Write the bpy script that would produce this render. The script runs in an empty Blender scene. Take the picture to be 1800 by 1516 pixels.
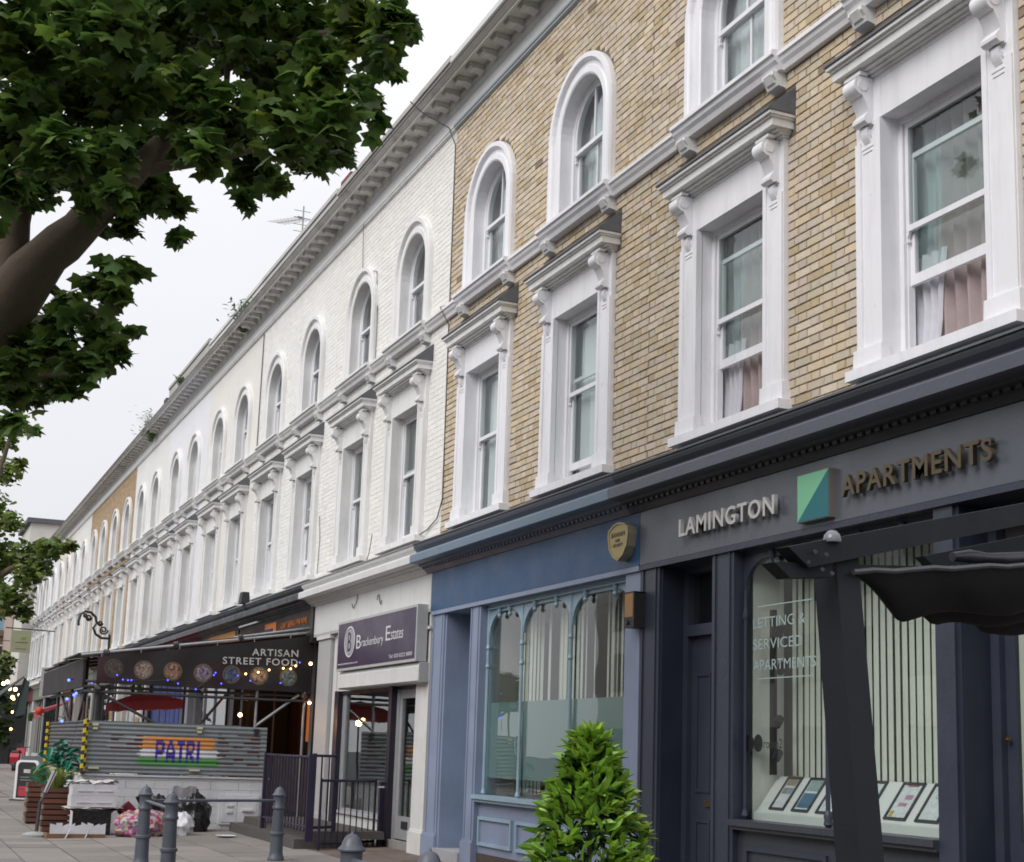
import bpy, math, random
from math import sin, cos, pi, radians, sqrt
from mathutils import Vector, Matrix, noise
R = random.Random(7)
S = bpy.context.scene
COL = S.collection

# ---------------------------------------------------------------- camera, sky, sun, exposure
CAM = Vector((0.0, -6.48687, 1.30))
YAW, PITCH, ROLL = radians(66.9446), radians(10.0725), radians(1.9087)
FPX, CXP, CYP = 2515.8, 900.0, 878.18          # focal length and principal point for an 1800 px wide frame
_f = Vector((-sin(YAW)*cos(PITCH), cos(YAW)*cos(PITCH), sin(PITCH)))
_r = Vector((cos(YAW), sin(YAW), 0)); _u = _r.cross(_f)
_rr = cos(ROLL)*_r + sin(ROLL)*_u; _uu = -sin(ROLL)*_r + cos(ROLL)*_u
cam = bpy.data.cameras.new("camera"); camo = bpy.data.objects.new("camera", cam); COL.objects.link(camo)
camo.matrix_world = Matrix(((_rr.x, _uu.x, -_f.x, CAM.x), (_rr.y, _uu.y, -_f.y, CAM.y), (_rr.z, _uu.z, -_f.z, CAM.z), (0, 0, 0, 1)))
cam.sensor_width = 36; cam.lens = FPX/1800*36; cam.shift_y = (CYP-758)/1800; cam.clip_end = 2000; cam.clip_start = .05
S.camera = camo

def at(u, v, dist):
    """world point seen at photo pixel u,v, dist metres along the view axis (used to lay out the place)"""
    return CAM + dist*(_f + _rr*((u-CXP)/FPX) + _uu*(-(v-CYP)/FPX))

SUN_EL, SUN_AZ = radians(52), radians(150)
w = bpy.data.worlds.new("World"); S.world = w; w.use_nodes = True
nt = w.node_tree; N = nt.nodes; L = nt.links; N.clear()
out = N.new('ShaderNodeOutputWorld'); mixs = N.new('ShaderNodeMixShader')
b1 = N.new('ShaderNodeBackground'); b2 = N.new('ShaderNodeBackground'); sky = N.new('ShaderNodeTexSky')
sky.sky_type = 'NISHITA'; sky.sun_disc = False; sky.sun_elevation = SUN_EL; sky.sun_rotation = SUN_AZ
b1.inputs[1].default_value = .06; L.new(sky.outputs[0], b1.inputs[0])
# overcast cloud layer: CIE overcast brightness (zenith about three times the horizon) with faint cloud structure
tc = N.new('ShaderNodeTexCoord'); sep = N.new('ShaderNodeSeparateXYZ'); L.new(tc.outputs['Generated'], sep.inputs[0])
mr = N.new('ShaderNodeMapRange'); mr.inputs[1].default_value = 0; mr.inputs[2].default_value = 1; mr.inputs[3].default_value = .70; mr.inputs[4].default_value = 1.40
L.new(sep.outputs[2], mr.inputs[0])
cn = N.new('ShaderNodeTexNoise'); cn.inputs['Scale'].default_value = 2.2; cn.inputs['Detail'].default_value = 5
L.new(tc.outputs['Generated'], cn.inputs['Vector'])
mr2 = N.new('ShaderNodeMapRange'); mr2.inputs[1].default_value = .3; mr2.inputs[2].default_value = .7; mr2.inputs[3].default_value = .93; mr2.inputs[4].default_value = 1.06
L.new(cn.outputs[0], mr2.inputs[0]); mu = N.new('ShaderNodeMath'); mu.operation = 'MULTIPLY'
L.new(mr.outputs[0], mu.inputs[0]); L.new(mr2.outputs[0], mu.inputs[1]); L.new(mu.outputs[0], b2.inputs[1])
b2.inputs[0].default_value = (.955, .955, 1.0, 1)
mixs.inputs[0].default_value = .94; L.new(b1.outputs[0], mixs.inputs[1]); L.new(b2.outputs[0], mixs.inputs[2]); L.new(mixs.outputs[0], out.inputs[0])
sl = bpy.data.lights.new("sun", 'SUN'); sl.energy = 2.0; sl.angle = radians(40); sl.color = (1, .97, .93)
so = bpy.data.objects.new("sun", sl); COL.objects.link(so)
so.rotation_euler = Vector((.3, -.80, .72)).to_track_quat('Z', 'Y').to_euler(); so.location = (0, -20, 30)
S.view_settings.view_transform = 'Standard'; S.view_settings.look = 'None'; S.view_settings.gamma = 1
S.view_settings.exposure = 0.15; S.view_settings.use_curve_mapping = False
S.cycles.filter_width = 1.75; S.cycles.max_bounces = 6; S.cycles.transparent_max_bounces = 12; S.cycles.caustics_reflective = False; S.cycles.caustics_refractive = False

# ---------------------------------------------------------------- materials
def srgb(r, g, b, k=1.0):
    f = lambda c: ((c/255+.055)/1.055)**2.4 if c > 10 else c/255/12.92
    return (f(r)*k, f(g)*k, f(b)*k)
MATS = {}
def mat(name, col, rough=.6, var=.12, scale=3.0, bump=0.0, bscale=30, metal=0.0, attr=None, dirt=0.0, dirtcol=(.12, .11, .09), dscale=2.0,
        streak=False, emit=None, rnd=0.0, coat=0.0, spec=.5, trans=0.0):
    if name in MATS: return MATS[name]
    m = bpy.data.materials.new(name); m.use_nodes = True; MATS[name] = m
    n = m.node_tree.nodes; l = m.node_tree.links; bs = n['Principled BSDF']
    bs.inputs['Roughness'].default_value = rough; bs.inputs['Metallic'].default_value = metal
    bs.inputs['Coat Weight'].default_value = coat; bs.inputs['Specular IOR Level'].default_value = spec
    g = n.new('ShaderNodeNewGeometry')
    if attr:
        a = n.new('ShaderNodeAttribute'); a.attribute_name = attr; c = a.outputs['Color']
    else:
        a = n.new('ShaderNodeRGB'); a.outputs[0].default_value = (*col, 1); c = a.outputs[0]
    nz = n.new('ShaderNodeTexNoise'); nz.inputs['Scale'].default_value = scale; nz.inputs['Detail'].default_value = 6; nz.inputs['Roughness'].default_value = .65
    l.new(g.outputs['Position'], nz.inputs['Vector'])
    mp = n.new('ShaderNodeMapRange'); mp.inputs[1].default_value = .25; mp.inputs[2].default_value = .75
    mp.inputs[3].default_value = 1-var; mp.inputs[4].default_value = 1+var; l.new(nz.outputs[0], mp.inputs[0])
    vm = n.new('ShaderNodeVectorMath'); vm.operation = 'SCALE'; l.new(c, vm.inputs[0]); l.new(mp.outputs[0], vm.inputs['Scale']); c = vm.outputs[0]
    if rnd:
        oi = n.new('ShaderNodeObjectInfo'); m3 = n.new('ShaderNodeMapRange'); m3.inputs[3].default_value = 1-rnd; m3.inputs[4].default_value = 1+rnd
        l.new(oi.outputs['Random'], m3.inputs[0]); v3 = n.new('ShaderNodeVectorMath'); v3.operation = 'SCALE'
        l.new(c, v3.inputs[0]); l.new(m3.outputs[0], v3.inputs['Scale']); c = v3.outputs[0]
    if dirt:
        mpv = n.new('ShaderNodeMapping'); l.new(g.outputs['Position'], mpv.inputs[0])
        if streak: mpv.inputs['Scale'].default_value = (5, 5, .6)
        dz = n.new('ShaderNodeTexNoise'); dz.inputs['Scale'].default_value = dscale; dz.inputs['Detail'].default_value = 8; dz.inputs['Roughness'].default_value = .7
        l.new(mpv.outputs[0], dz.inputs['Vector'])
        dm = n.new('ShaderNodeMapRange'); dm.inputs[1].default_value = .48; dm.inputs[2].default_value = .78; dm.inputs[4].default_value = dirt
        l.new(dz.outputs[0], dm.inputs[0]); mx = n.new('ShaderNodeMix'); mx.data_type = 'RGBA'
        l.new(dm.outputs[0], mx.inputs[0]); l.new(c, mx.inputs[6]); mx.inputs[7].default_value = (*dirtcol, 1); c = mx.outputs[2]
    l.new(c, bs.inputs['Base Color'])
    if bump:
        bz = n.new('ShaderNodeTexNoise'); bz.inputs['Scale'].default_value = bscale; bz.inputs['Detail'].default_value = 5
        l.new(g.outputs['Position'], bz.inputs['Vector']); bp = n.new('ShaderNodeBump'); bp.inputs['Strength'].default_value = bump; bp.inputs['Distance'].default_value = .01
        l.new(bz.outputs[0], bp.inputs['Height']); l.new(bp.outputs[0], bs.inputs['Normal'])
    rz = n.new('ShaderNodeMapRange'); rz.inputs[1].default_value = .3; rz.inputs[2].default_value = .7
    rz.inputs[3].default_value = max(.03, rough-.1); rz.inputs[4].default_value = min(1, rough+.12); l.new(nz.outputs[0], rz.inputs[0]); l.new(rz.outputs[0], bs.inputs['Roughness'])
    if emit:
        bs.inputs['Emission Color'].default_value = (*emit[0], 1); bs.inputs['Emission Strength'].default_value = emit[1]
    if trans:
        o = n['Material Output']; tr = n.new('ShaderNodeBsdfTranslucent'); ms = n.new('ShaderNodeMixShader'); ms.inputs[0].default_value = trans
        l.new(c, tr.inputs[0]); l.new(bs.outputs[0], ms.inputs[1]); l.new(tr.outputs[0], ms.inputs[2]); l.new(ms.outputs[0], o.inputs[0])
    return m
def glass(name, tint=(1, 1, 1), refl=1.0, rough=0.0, haze=0.0, hazecol=(.5, .55, .55)):
    m = bpy.data.materials.new(name); m.use_nodes = True; n = m.node_tree.nodes; l = m.node_tree.links; n.clear(); MATS[name] = m
    o = n.new('ShaderNodeOutputMaterial'); t = n.new('ShaderNodeBsdfTransparent'); t.inputs[0].default_value = (*tint, 1)
    gl = n.new('ShaderNodeBsdfGlossy'); gl.inputs['Roughness'].default_value = rough
    g = n.new('ShaderNodeNewGeometry'); nz = n.new('ShaderNodeTexNoise'); nz.inputs['Scale'].default_value = 1.7; nz.inputs['Detail'].default_value = 1
    l.new(g.outputs['Position'], nz.inputs['Vector']); bp = n.new('ShaderNodeBump'); bp.inputs['Strength'].default_value = .07; bp.inputs['Distance'].default_value = .02
    l.new(nz.outputs[0], bp.inputs['Height']); l.new(bp.outputs[0], gl.inputs['Normal'])
    fr = n.new('ShaderNodeLayerWeight'); fr.inputs[0].default_value = .5; pw = n.new('ShaderNodeMath'); pw.operation = 'POWER'; pw.inputs[1].default_value = 4
    l.new(fr.outputs['Facing'], pw.inputs[0]); ma = n.new('ShaderNodeMath'); ma.operation = 'MULTIPLY_ADD'; ma.inputs[1].default_value = .95*refl; ma.inputs[2].default_value = .045*refl; ma.use_clamp = True
    l.new(pw.outputs[0], ma.inputs[0]); mx = n.new('ShaderNodeMixShader'); l.new(ma.outputs[0], mx.inputs[0])
    src = t.outputs[0]
    if haze:
        d = n.new('ShaderNodeBsdfDiffuse'); d.inputs[0].default_value = (*hazecol, 1); h = n.new('ShaderNodeMixShader'); h.inputs[0].default_value = haze
        l.new(t.outputs[0], h.inputs[1]); l.new(d.outputs[0], h.inputs[2]); src = h.outputs[0]
    l.new(src, mx.inputs[1]); l.new(gl.outputs[0], mx.inputs[2]); l.new(mx.outputs[0], o.inputs[0])
    return m
def glow(name, col, st):
    m = bpy.data.materials.new(name); m.use_nodes = True; MATS[name] = m; b = m.node_tree.nodes['Principled BSDF']
    b.inputs['Base Color'].default_value = (*col, 1); b.inputs['Emission Color'].default_value = (*col, 1); b.inputs['Emission Strength'].default_value = st
    return m

WHITE = mat('white_gloss_paint', (.80, .80, .83), .35, .03, 4, bump=.08, bscale=12, dirt=.38, dirtcol=(.46, .46, .43), dscale=1.6, streak=True)
WHITE2 = mat('weathered_white_paint', (.76, .76, .755), .5, .06, 3, bump=.15, bscale=25, dirt=.45, dirtcol=(.36, .36, .32), dscale=1.3, streak=True)
SOOT = mat('stained_cornice_paint', (.66, .65, .62), .7, .1, 5, bump=.3, bscale=30, dirt=.7, dirtcol=(.20, .19, .165), dscale=2.2)
FRIEZE = mat('white_frieze_paint', (.72, .73, .74), .5, .05, 3, bump=.12, bscale=20, dirt=.35, dirtcol=(.36, .37, .33), dscale=.9)
BRICK = mat('brick', (0, 0, 0), .85, .10, 25, bump=.5, bscale=90, attr='tint', dirt=.28, dirtcol=(.20, .17, .12), dscale=.8)
PBRICK = mat('painted_brick', (0, 0, 0), .6, .05, 8, bump=.5, bscale=45, attr='tint', dirt=.22, dirtcol=(.5, .48, .42), dscale=1.1)
MORTAR = mat('mortar', (.15, .125, .09), .95, .25, 20, bump=.4, bscale=60)
SLATE = mat('lead_flashing', (.11, .115, .13), .6, .25, 8, bump=.3, bscale=25)
GLASS = glass('window_glass', (.93, .97, .96), 1.0)
GLASS2 = glass('shop_glass', (.93, .96, .94), 1.0)
VOILE = mat('voile', (.84, .84, .90), .9, .08, 6, trans=.35)
TEALV = mat('grey_green_curtain', (.52, .60, .63), .9, .15, 6, trans=.3)
BROWNC = mat('dusty_pink_curtain', (.46, .37, .37), .9, .12, 6, trans=.2)
ROOM = mat('room_plaster', (.50, .46, .44), .9, .1, 2)
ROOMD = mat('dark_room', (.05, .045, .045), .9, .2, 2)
IRON = mat('black_iron', (.02, .02, .022), .5, .2, 20, bump=.2)

# ---------------------------------------------------------------- mesh helpers
class MB:
    def __init__(s): s.v = []; s.f = []; s.c = None
    def box(s, x0, x1, y0, y1, z0, z1, tap=0):
        i = len(s.v); t = tap
        s.v += [(x0, y0, z0), (x1, y0, z0), (x1, y1, z0), (x0, y1, z0), (x0+t, y0+t, z1), (x1-t, y0+t, z1), (x1-t, y1-t, z1), (x0+t, y1-t, z1)]
        s.f += [(i, i+3, i+2, i+1), (i+4, i+5, i+6, i+7), (i, i+1, i+5, i+4), (i+1, i+2, i+6, i+5), (i+2, i+3, i+7, i+6), (i+3, i, i+4, i+7)]
        return s
    def poly(s, pts):
        i = len(s.v); s.v += [tuple(p) for p in pts]; s.f.append(tuple(range(i, i+len(pts)))); return s
    def prof_x(s, prof, x0, x1, caps=True):
        """closed profile of (y, z) points extruded along x"""
        i = len(s.v); n = len(prof)
        s.v += [(x0, p[0], p[1]) for p in prof]+[(x1, p[0], p[1]) for p in prof]
        for k in range(n): a = i+k; b = i+(k+1) % n; s.f.append((a, b, b+n, a+n))
        if caps: s.f.append(tuple(range(i+n-1, i-1, -1))); s.f.append(tuple(range(i+n, i+2*n)))
        return s
    def prism(s, pts, y0, y1):
        """outline of (x, z) points extruded along y"""
        i = len(s.v); n = len(pts)
        s.v += [(p[0], y0, p[1]) for p in pts]+[(p[0], y1, p[1]) for p in pts]
        for k in range(n): a = i+k; b = i+(k+1) % n; s.f.append((a, b, b+n, a+n))
        s.f.append(tuple(range(i+n-1, i-1, -1))); s.f.append(tuple(range(i+n, i+2*n))); return s
    def tube(s, pts, r, n=8, caps=True):
        pts = [Vector(p) for p in pts]; rs = r if isinstance(r, (list, tuple)) else [r]*len(pts); i0 = len(s.v)
        up = None
        for k, p in enumerate(pts):
            d = (pts[min(k+1, len(pts)-1)]-pts[max(k-1, 0)])
            d = d.normalized() if d.length > 1e-9 else Vector((0, 0, 1))
            if up is None: up = Vector((0, 0, 1)) if abs(d.z) < .9 else Vector((1, 0, 0))
            a = d.cross(up); a = a.normalized() if a.length > 1e-6 else Vector((1, 0, 0)); b = a.cross(d).normalized(); up = b
            for j in range(n):
                t = 2*pi*j/n; q = p+(a*cos(t)+b*sin(t))*rs[k]; s.v.append(tuple(q))
        for k in range(len(pts)-1):
            for j in range(n):
                a = i0+k*n+j; b = i0+k*n+(j+1) % n; s.f.append((a, b, b+n, a+n))
        if caps: s.f.append(tuple(range(i0+n-1, i0-1, -1))); e = i0+(len(pts)-1)*n; s.f.append(tuple(range(e, e+n)))
        return s
    def lathe(s, prof, n=16, c=(0, 0, 0)):
        """(radius, z) profile spun about z"""
        i0 = len(s.v)
        for r, z in prof:
            for j in range(n): t = 2*pi*j/n; s.v.append((c[0]+r*cos(t), c[1]+r*sin(t), c[2]+z))
        for k in range(len(prof)-1):
            for j in range(n): a = i0+k*n+j; b = i0+k*n+(j+1) % n; s.f.append((a, b, b+n, a+n))
        s.f.append(tuple(range(i0+n-1, i0-1, -1))); e = i0+(len(prof)-1)*n; s.f.append(tuple(range(e, e+n))); return s
    def sheet(s, fn, nu, nv):
        i = len(s.v)
        for a in range(nu+1):
            for b in range(nv+1): s.v.append(tuple(fn(a/nu, b/nv)))
        for a in range(nu):
            for b in range(nv): k = i+a*(nv+1)+b; s.f.append((k, k+nv+1, k+nv+2, k+1))
        return s
    def mesh(s, name, m, smooth=False):
        me = bpy.data.meshes.new(name); me.from_pydata(s.v, [], s.f)
        if m: me.materials.append(m)
        if s.c is not None:
            a = me.color_attributes.new('tint', 'FLOAT_COLOR', 'POINT'); a.data.foreach_set('color', [q for c in s.c for q in (c[0], c[1], c[2], 1)])
        if smooth:
            me.polygons.foreach_set('use_smooth', [True]*len(me.polygons)); me.set_sharp_from_angle(angle=radians(40))
        me.update(); return me
def obj(name, me, parent=None, loc=(0, 0, 0), m=None, smooth=False, rot=None, label=None, kind=None):
    if isinstance(me, MB): me = me.mesh(name, m, smooth)
    o = bpy.data.objects.new(name, me); COL.objects.link(o); o.parent = parent; o.location = loc
    if rot: o.rotation_euler = rot
    if label: o['label'] = label
    if kind: o['kind'] = kind
    return o
def thing(name, label, cat, loc=(0, 0, 0), group=None, rz=0, me=None, m=None, smooth=False):
    if isinstance(me, MB): me = me.mesh(name, m, smooth)
    o = bpy.data.objects.new(name, me); COL.objects.link(o); o.location = loc; o.rotation_euler = (0, 0, rz)
    o['label'] = label; o['category'] = cat
    if group: o['group'] = group
    return o
def struct(name, me, m=None, loc=(0, 0, 0)):
    o = obj(name, me, None, loc, m); o['kind'] = 'structure'; return o
def text_mesh(name, s, m, width=None, height=None, ext=.004, bold=0.0, space=1.0, align='LEFT'):
    cu = bpy.data.curves.new(name, 'FONT'); cu.body = s; cu.extrude = ext; cu.offset = bold; cu.space_character = space; cu.align_x = align; cu.resolution_u = 3
    o = bpy.data.objects.new(name, cu); COL.objects.link(o); dg = bpy.context.evaluated_depsgraph_get(); dg.update()
    me = bpy.data.meshes.new_from_object(o.evaluated_get(dg)); bpy.data.objects.remove(o)
    xs = [v.co.x for v in me.vertices]; ys = [v.co.y for v in me.vertices]
    if not xs: return me
    x0, x1, y0, y1 = min(xs), max(xs), min(ys), max(ys); sx = sy = 1
    if height: sy = height/(y1-y0)
    sx = width/(x1-x0) if width else sy
    if not height: sy = sx
    ox = x0 if align == 'LEFT' else (x0+x1)/2
    for v in me.vertices: v.co.x = (v.co.x-ox)*sx; v.co.y = (v.co.y-y0)*sy
    me.materials.clear(); me.materials.append(m); me.name = name; return me
FACE = (radians(90), 0, 0)       # text standing up, read from the street
# ---------------------------------------------------------------- setting: ground
PAVE = mat('paving_stone', (.215, .195, .18), .85, .18, 3, bump=.35, bscale=50, rnd=.16, dirt=.4, dirtcol=(.09, .08, .07), dscale=1.5)
PAVE2 = mat('pavement_bed', (.11, .10, .09), .95, .2, 4, bump=.3)
ASPH = mat('asphalt', (.05, .05, .052), .9, .2, 8, bump=.5, bscale=80)
KERB = mat('granite_kerb', (.22, .21, .20), .8, .15, 15, bump=.2, rnd=.1)
def gz(y): return -.025*max(0, min(-y, 4.5))/1.0*.8
bed = MB()
for ya, yb in ((9, 0), (0, -4.5), (-4.5, -9.5)):
    bed.poly([(-140, yb, gz(yb)-.03), (40, yb, gz(yb)-.03), (40, ya, gz(ya)-.03), (-140, ya, gz(ya)-.03)])
pavement = struct('pavement', bed, PAVE2)
gsheet = MB(); gsheet.poly([(-700, -400, -.26), (300, -400, -.26), (300, 400, -.26), (-700, 400, -.26)]); struct('ground', gsheet, ASPH)
road = MB(); road.poly([(-300, -18, -.24), (60, -18, -.24), (60, -9.6, -.24), (-300, -9.6, -.24)]); struct('road', road, ASPH)
slabs = {}
for k, (wx, wy) in enumerate(((.88, .6), (.74, .6), (.6, .6))):
    mb = MB(); mb.box(-wx/2+.004, wx/2-.004, -wy/2+.004, wy/2-.004, -.03, 0); 
    slabs[k] = (mb.mesh('paving_slab', PAVE), wx)
slabs_b = {k: (lambda m_: (m_.materials.clear(), m_.materials.append(mat('brown_paving', (.14, .105, .085), .9, .25, 6, bump=.4, rnd=.2)), m_)[2])(v[0].copy()) for k, v in slabs.items()}
rows = 0; y = -.32; n = 0
while y > -6.6:
    x = -13.0 - R.random()*.6
    while x > -35.5:
        kk = R.randrange(3); me, wx = slabs[kk]
        if y > -1.0 and x > -24.5: me = slabs_b[kk]
        slope = math.atan(.02) if y > -4.5 else 0
        obj('paving_slab', me, pavement, (x-wx/2, y, gz(y)+R.uniform(-.002, .002)), rot=(slope, 0, R.uniform(-.002, .002))); n += 1
        x -= wx+.006
    y -= .609
far = MB(); y = -.32
while y > -9.2:
    x = -35.6-R.random()*.6
    while x > -110: far.box(x-.87, x-.01, y-.29, y+.29, gz(y)-.03, gz(y)+R.uniform(0, .003)); x -= .89
    y -= .609
obj('paving_slabs', far, pavement, m=PAVE, kind='stuff')
kb = MB().box(-.455, .455, -.075, .075, -.3, 0, .006).mesh('kerbstone', KERB)
x = -14
while x > -90: obj('kerbstone', kb, pavement, (x, -9.58, gz(-5)+.0)); x -= .915

# ---------------------------------------------------------------- window pieces (shared meshes, local to the window centre, wall plane y = 0)
def arc(cx, cz, r, n=18, a0=0, a1=pi): return [(cx+r*cos(a0+(a1-a0)*k/n), cz+r*sin(a0+(a1-a0)*k/n)) for k in range(n+1)]
def box_mesh(name, m, *bs):
    mb = MB()
    for b in bs: mb.box(*b)
    return mb.mesh(name, m)
Z1, Z2 = 4.25, 6.13          # first-floor opening
def mk_surround():
    mb = MB()
    for s in (-1, 1):
        a, b = sorted((s*.55, s*.85)); mb.box(a, b, -.05, .004, 4.36, 6.475)
        c, d = sorted((s*.78, s*.845)); mb.box(c, d, -.068, -.05, 4.36, 6.0)      # raised outer fillet
        c, d = sorted((s*.55, s*.60)); mb.box(c, d, -.062, -.05, 4.36, 6.13)
        a, b = sorted((s*.535, s*.875)); mb.box(a, b, -.085, .004, 4.20, 4.36, .004)     # plinth block
        a, b = sorted((s*.55, s*.60)); mb.box(a, b, .0, .22, 4.2, 6.2)                   # reveal side
        for k in (0, 1): c, d = sorted((s*(.64+.012*k), s*(.78-.012*k))); mb.box(c, d, -.056, -.05, 5.935-.035*k, 5.945-.035*k)
    mb.box(-.549, .549, -.048, .004, Z2, 6.475); mb.box(-.55, .55, .004, .22, Z2, 6.2)
    mb.box(-.549, .549, -.052, -.048, 6.44, 6.475)
    return mb.mesh('window_surround', WHITE)
def mk_console():
    mb = MB(); pts = []
    # S-scroll side outline in (y, z): big volute on top, small roll below
    for k in range(11): t = radians(200-k*26); pts.append((-.135+.075*cos(t), 6.395+.07*sin(t)))
    out_ = [(-.045, 6.47), (-.16, 6.47)]
    for k in range(8): t = radians(100+k*24); out_.append((-.15+.078*cos(t), 6.395+.075*sin(t)))
    out_ += [(-.12, 6.26), (-.095, 6.20)]
    for k in range(6): t = radians(130+k*38); out_.append((-.10+.040*cos(t), 6.135+.036*sin(t)))
    out_ += [(-.07, 6.10), (-.045, 6.10)]
    mb.prof_x(out_, -.075, .075)
    for s in (-1, 1):          # volute eyes on both cheeks
        mb2 = [( -.15+.045*cos(t), 6.395+.045*sin(t)) for t in [2*pi*k/12 for k in range(12)]]
        x = s*.075; mb.prof_x(mb2, x-.008, x+.008)
    mb.prof_x([(-.05, 6.10), (-.085, 6.09), (-.09, 6.05), (-.07, 6.0), (-.052, 5.97)], -.035, .035)   # pendant leaf
    mb.prof_x([(-.05, 6.07), (-.07, 6.06), (-.065, 6.02), (-.05, 6.0)], -.055, .055)
    return mb.mesh('console', WHITE, True)
def mk_hood():
    mb = MB(); st = [(.865, -.075, 6.476, 6.495), (.88, -.11, 6.495, 6.512), (.895, -.15, 6.512, 6.53), (.925, -.215, 6.53, 6.60), (.94, -.235, 6.60, 6.618), (.955, -.26, 6.618, 6.645)]
    for h, y, a, b in st: mb.box(-h, h, y, .003, a, b)
    for s in (-1, 1): mb.box(s*.72-.1, s*.72+.1, -.185, -.11, 6.476, 6.5)
    return mb.mesh('hood_cornice', WHITE2)
def mk_slate():
    mb = MB(); mb.prof_x([(.003, 6.90), (-.275, 6.665), (-.275, 6.647), (.003, 6.647)], -.965, .965)
    return mb.mesh('lead_cap', SLATE)
def mk_sill(): return box_mesh('sill', WHITE, (-.90, .90, -.14, .23, 4.12, 4.2))
def ring(mb, hw, fr, z0, z1, y0, y1):   # rectangular sash frame, hw half width, fr bar width (side, top, bottom)
    s, t, b = fr
    mb.box(-hw, -hw+s, y0, y1, z0, z1); mb.box(hw-s, hw, y0, y1, z0, z1); mb.box(-hw+s, hw-s, y0, y1, z1-t, z1); mb.box(-hw+s, hw-s, y0, y1, z0, z0+b)
def mk_boxframe():
    mb = MB(); ring(mb, .55, (.045, .05, .02), 4.2, 6.13, .11, .20); 
    for s in (-1, 1): a, b = sorted((s*.505, s*.495)); mb.box(a, b, .14, .20, 4.22, 6.08)
    mb.box(-.25, .25, .108, .112, 6.095, 6.105)
    return mb.mesh('sash_box', WHITE)
def mk_upper():
    mb = MB(); ring(mb, .495, (.035, .045, .045), 5.22, 6.08, .125, .155)
    for s in (-1, 1): mb.prism([(s*.46, 5.22), (s*.495, 5.22), (s*.495, 5.13), (s*.475, 5.14), (s*.485, 5.17)], .127, .153)
    return mb.mesh('upper_sash', WHITE)
def mk_lower():
    mb = MB(); ring(mb, .495, (.045, .04, .08), 4.23, 5.26, .165, .198); return mb.mesh('lower_sash', WHITE)
M_SUR, M_CON, M_HOOD, M_SLATE, M_SILL = mk_surround(), mk_console(), mk_hood(), mk_slate(), mk_sill()
M_BOXF, M_UP, M_LOW = mk_boxframe(), mk_upper(), mk_lower()
M_PU = MB().box(-.46, .46, .138, .142, 5.265, 6.035).mesh('pane', GLASS); M_PL = MB().box(-.45, .45, .18, .184, 4.31, 5.22).mesh('pane', GLASS)
def curtain(name, m, x0, x1, z0, z1, y, folds, amp=.025, gather=None):
    def fn(u, v):
        x = x0+(x1-x0)*u; z = z0+(z1-z0)*v
        if gather: x = x+(gather-x)*(1-v)**1.5*.55
        return (x, y+amp*sin(u*folds*2*pi+1.3*sin(3*u))+.01*sin(9*v+5*u), z)
    return MB().sheet(fn, folds*8, 8).mesh(name, m, True)
C1 = curtain('curtain', VOILE, -1.0, -.22, 4.2, 5.05, .26, 8, .02, gather=-.45); C2 = curtain('curtain', TEALV, -1.05, -.28, 4.9, 6.1, .30, 7); C3 = curtain('curtain', BROWNC, -.36, .5, 4.2, 6.1, .30, 6, .035)
C6 = MB().box(-.42, .5, .25, .255, 4.25, 6.0).mesh('white_panel', mat('white_panel_surface', (.72, .73, .74), .8, .03)); C4 = curtain('net_curtain', VOILE, -1.0, .5, 4.2, 6.1, .30, 16, .015); C5 = curtain('curtain', TEALV, -.9, -.3, 4.2, 6.1, .29, 6)
RAD, SPR, AZ0 = .54, 8.25, 7.25
def sweep(prof, zb=AZ0, n=20):
    """profile of (radius, y) points swept up the jamb, round the arch and down"""
    path = [(-1, 0, zb)]+[(-cos(pi*k/n), sin(pi*k/n), None) for k in range(n+1)]+[(1, 0, zb)]
    mb = MB(); P = len(prof)
    for dx, dz, z in path:
        for r, y in prof: mb.v.append((dx*r, y, (z if z is not None else SPR+dz*r)))
    for k in range(len(path)-1):
        for j in range(P): a = k*P+j; b = k*P+(j+1) % P; mb.f.append((a, b, b+P, a+P))
    mb.f.append(tuple(range(P))); e = (len(path)-1)*P; mb.f.append(tuple(range(e+P-1, e-1, -1)))
    return mb
M_ARCH = sweep([(.54, .22), (.54, -.04), (.56, -.052), (.63, -.052), (.645, -.035), (.69, -.035), (.705, -.07), (.72, -.085), (.775, -.085), (.785, -.06), (.785, .004), (.60, .004), (.60, .22)]).mesh('arched_surround', WHITE)
M_AFR = sweep([(.54, .11), (.54, .2), (.49, .2), (.49, .11)]).mesh('arched_frame', WHITE)
def mk_asash(mun):
    mb = sweep([(.49, .125), (.49, .155), (.455, .155), (.455, .125)], 8.06)
    mb.box(-.49, .49, .12, .158, 8.06, 8.105)
    if mun: mb.box(-.012, .012, .125, .15, 8.1, 8.25+.46)
    for s in (-1, 1): mb.prism([(s*.455, 8.06), (s*.49, 8.06), (s*.49, 7.97), (s*.465, 7.98), (s*.478, 8.01)], .127, .153)
    return mb.mesh('upper_sash', WHITE)
def mk_alow(mun):
    mb = MB(); ring(mb, .49, (.045, .04, .07), 7.26, 8.1, .165, .198)
    if mun: mb.box(-.012, .012, .168, .195, 7.3, 8.07)
    return mb.mesh('lower_sash', WHITE)
M_AU = {k: mk_asash(k) for k in (0, 1)}; M_AL = {k: mk_alow(k) for k in (0, 1)}
_a = arc(0, SPR, .46, 16); _ap = [(.46, 8.1)]+_a+[(-.46, 8.1)]
M_APU = MB().prism(_ap, .138, .142).mesh('pane', GLASS); M_APL = MB().box(-.445, .445, .18, .184, 7.32, 8.06).mesh('pane', GLASS)
CA = curtain('net_curtain', VOILE, -1.0, .5, 7.25, 8.8, .30, 14, .015); CB = curtain('curtain', TEALV, -.9, -.25, 7.25, 8.8, .3, 6); CC = curtain('curtain', VOILE, -.3, .4, 7.3, 8.8, .26, 6, gather=.3)
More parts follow.
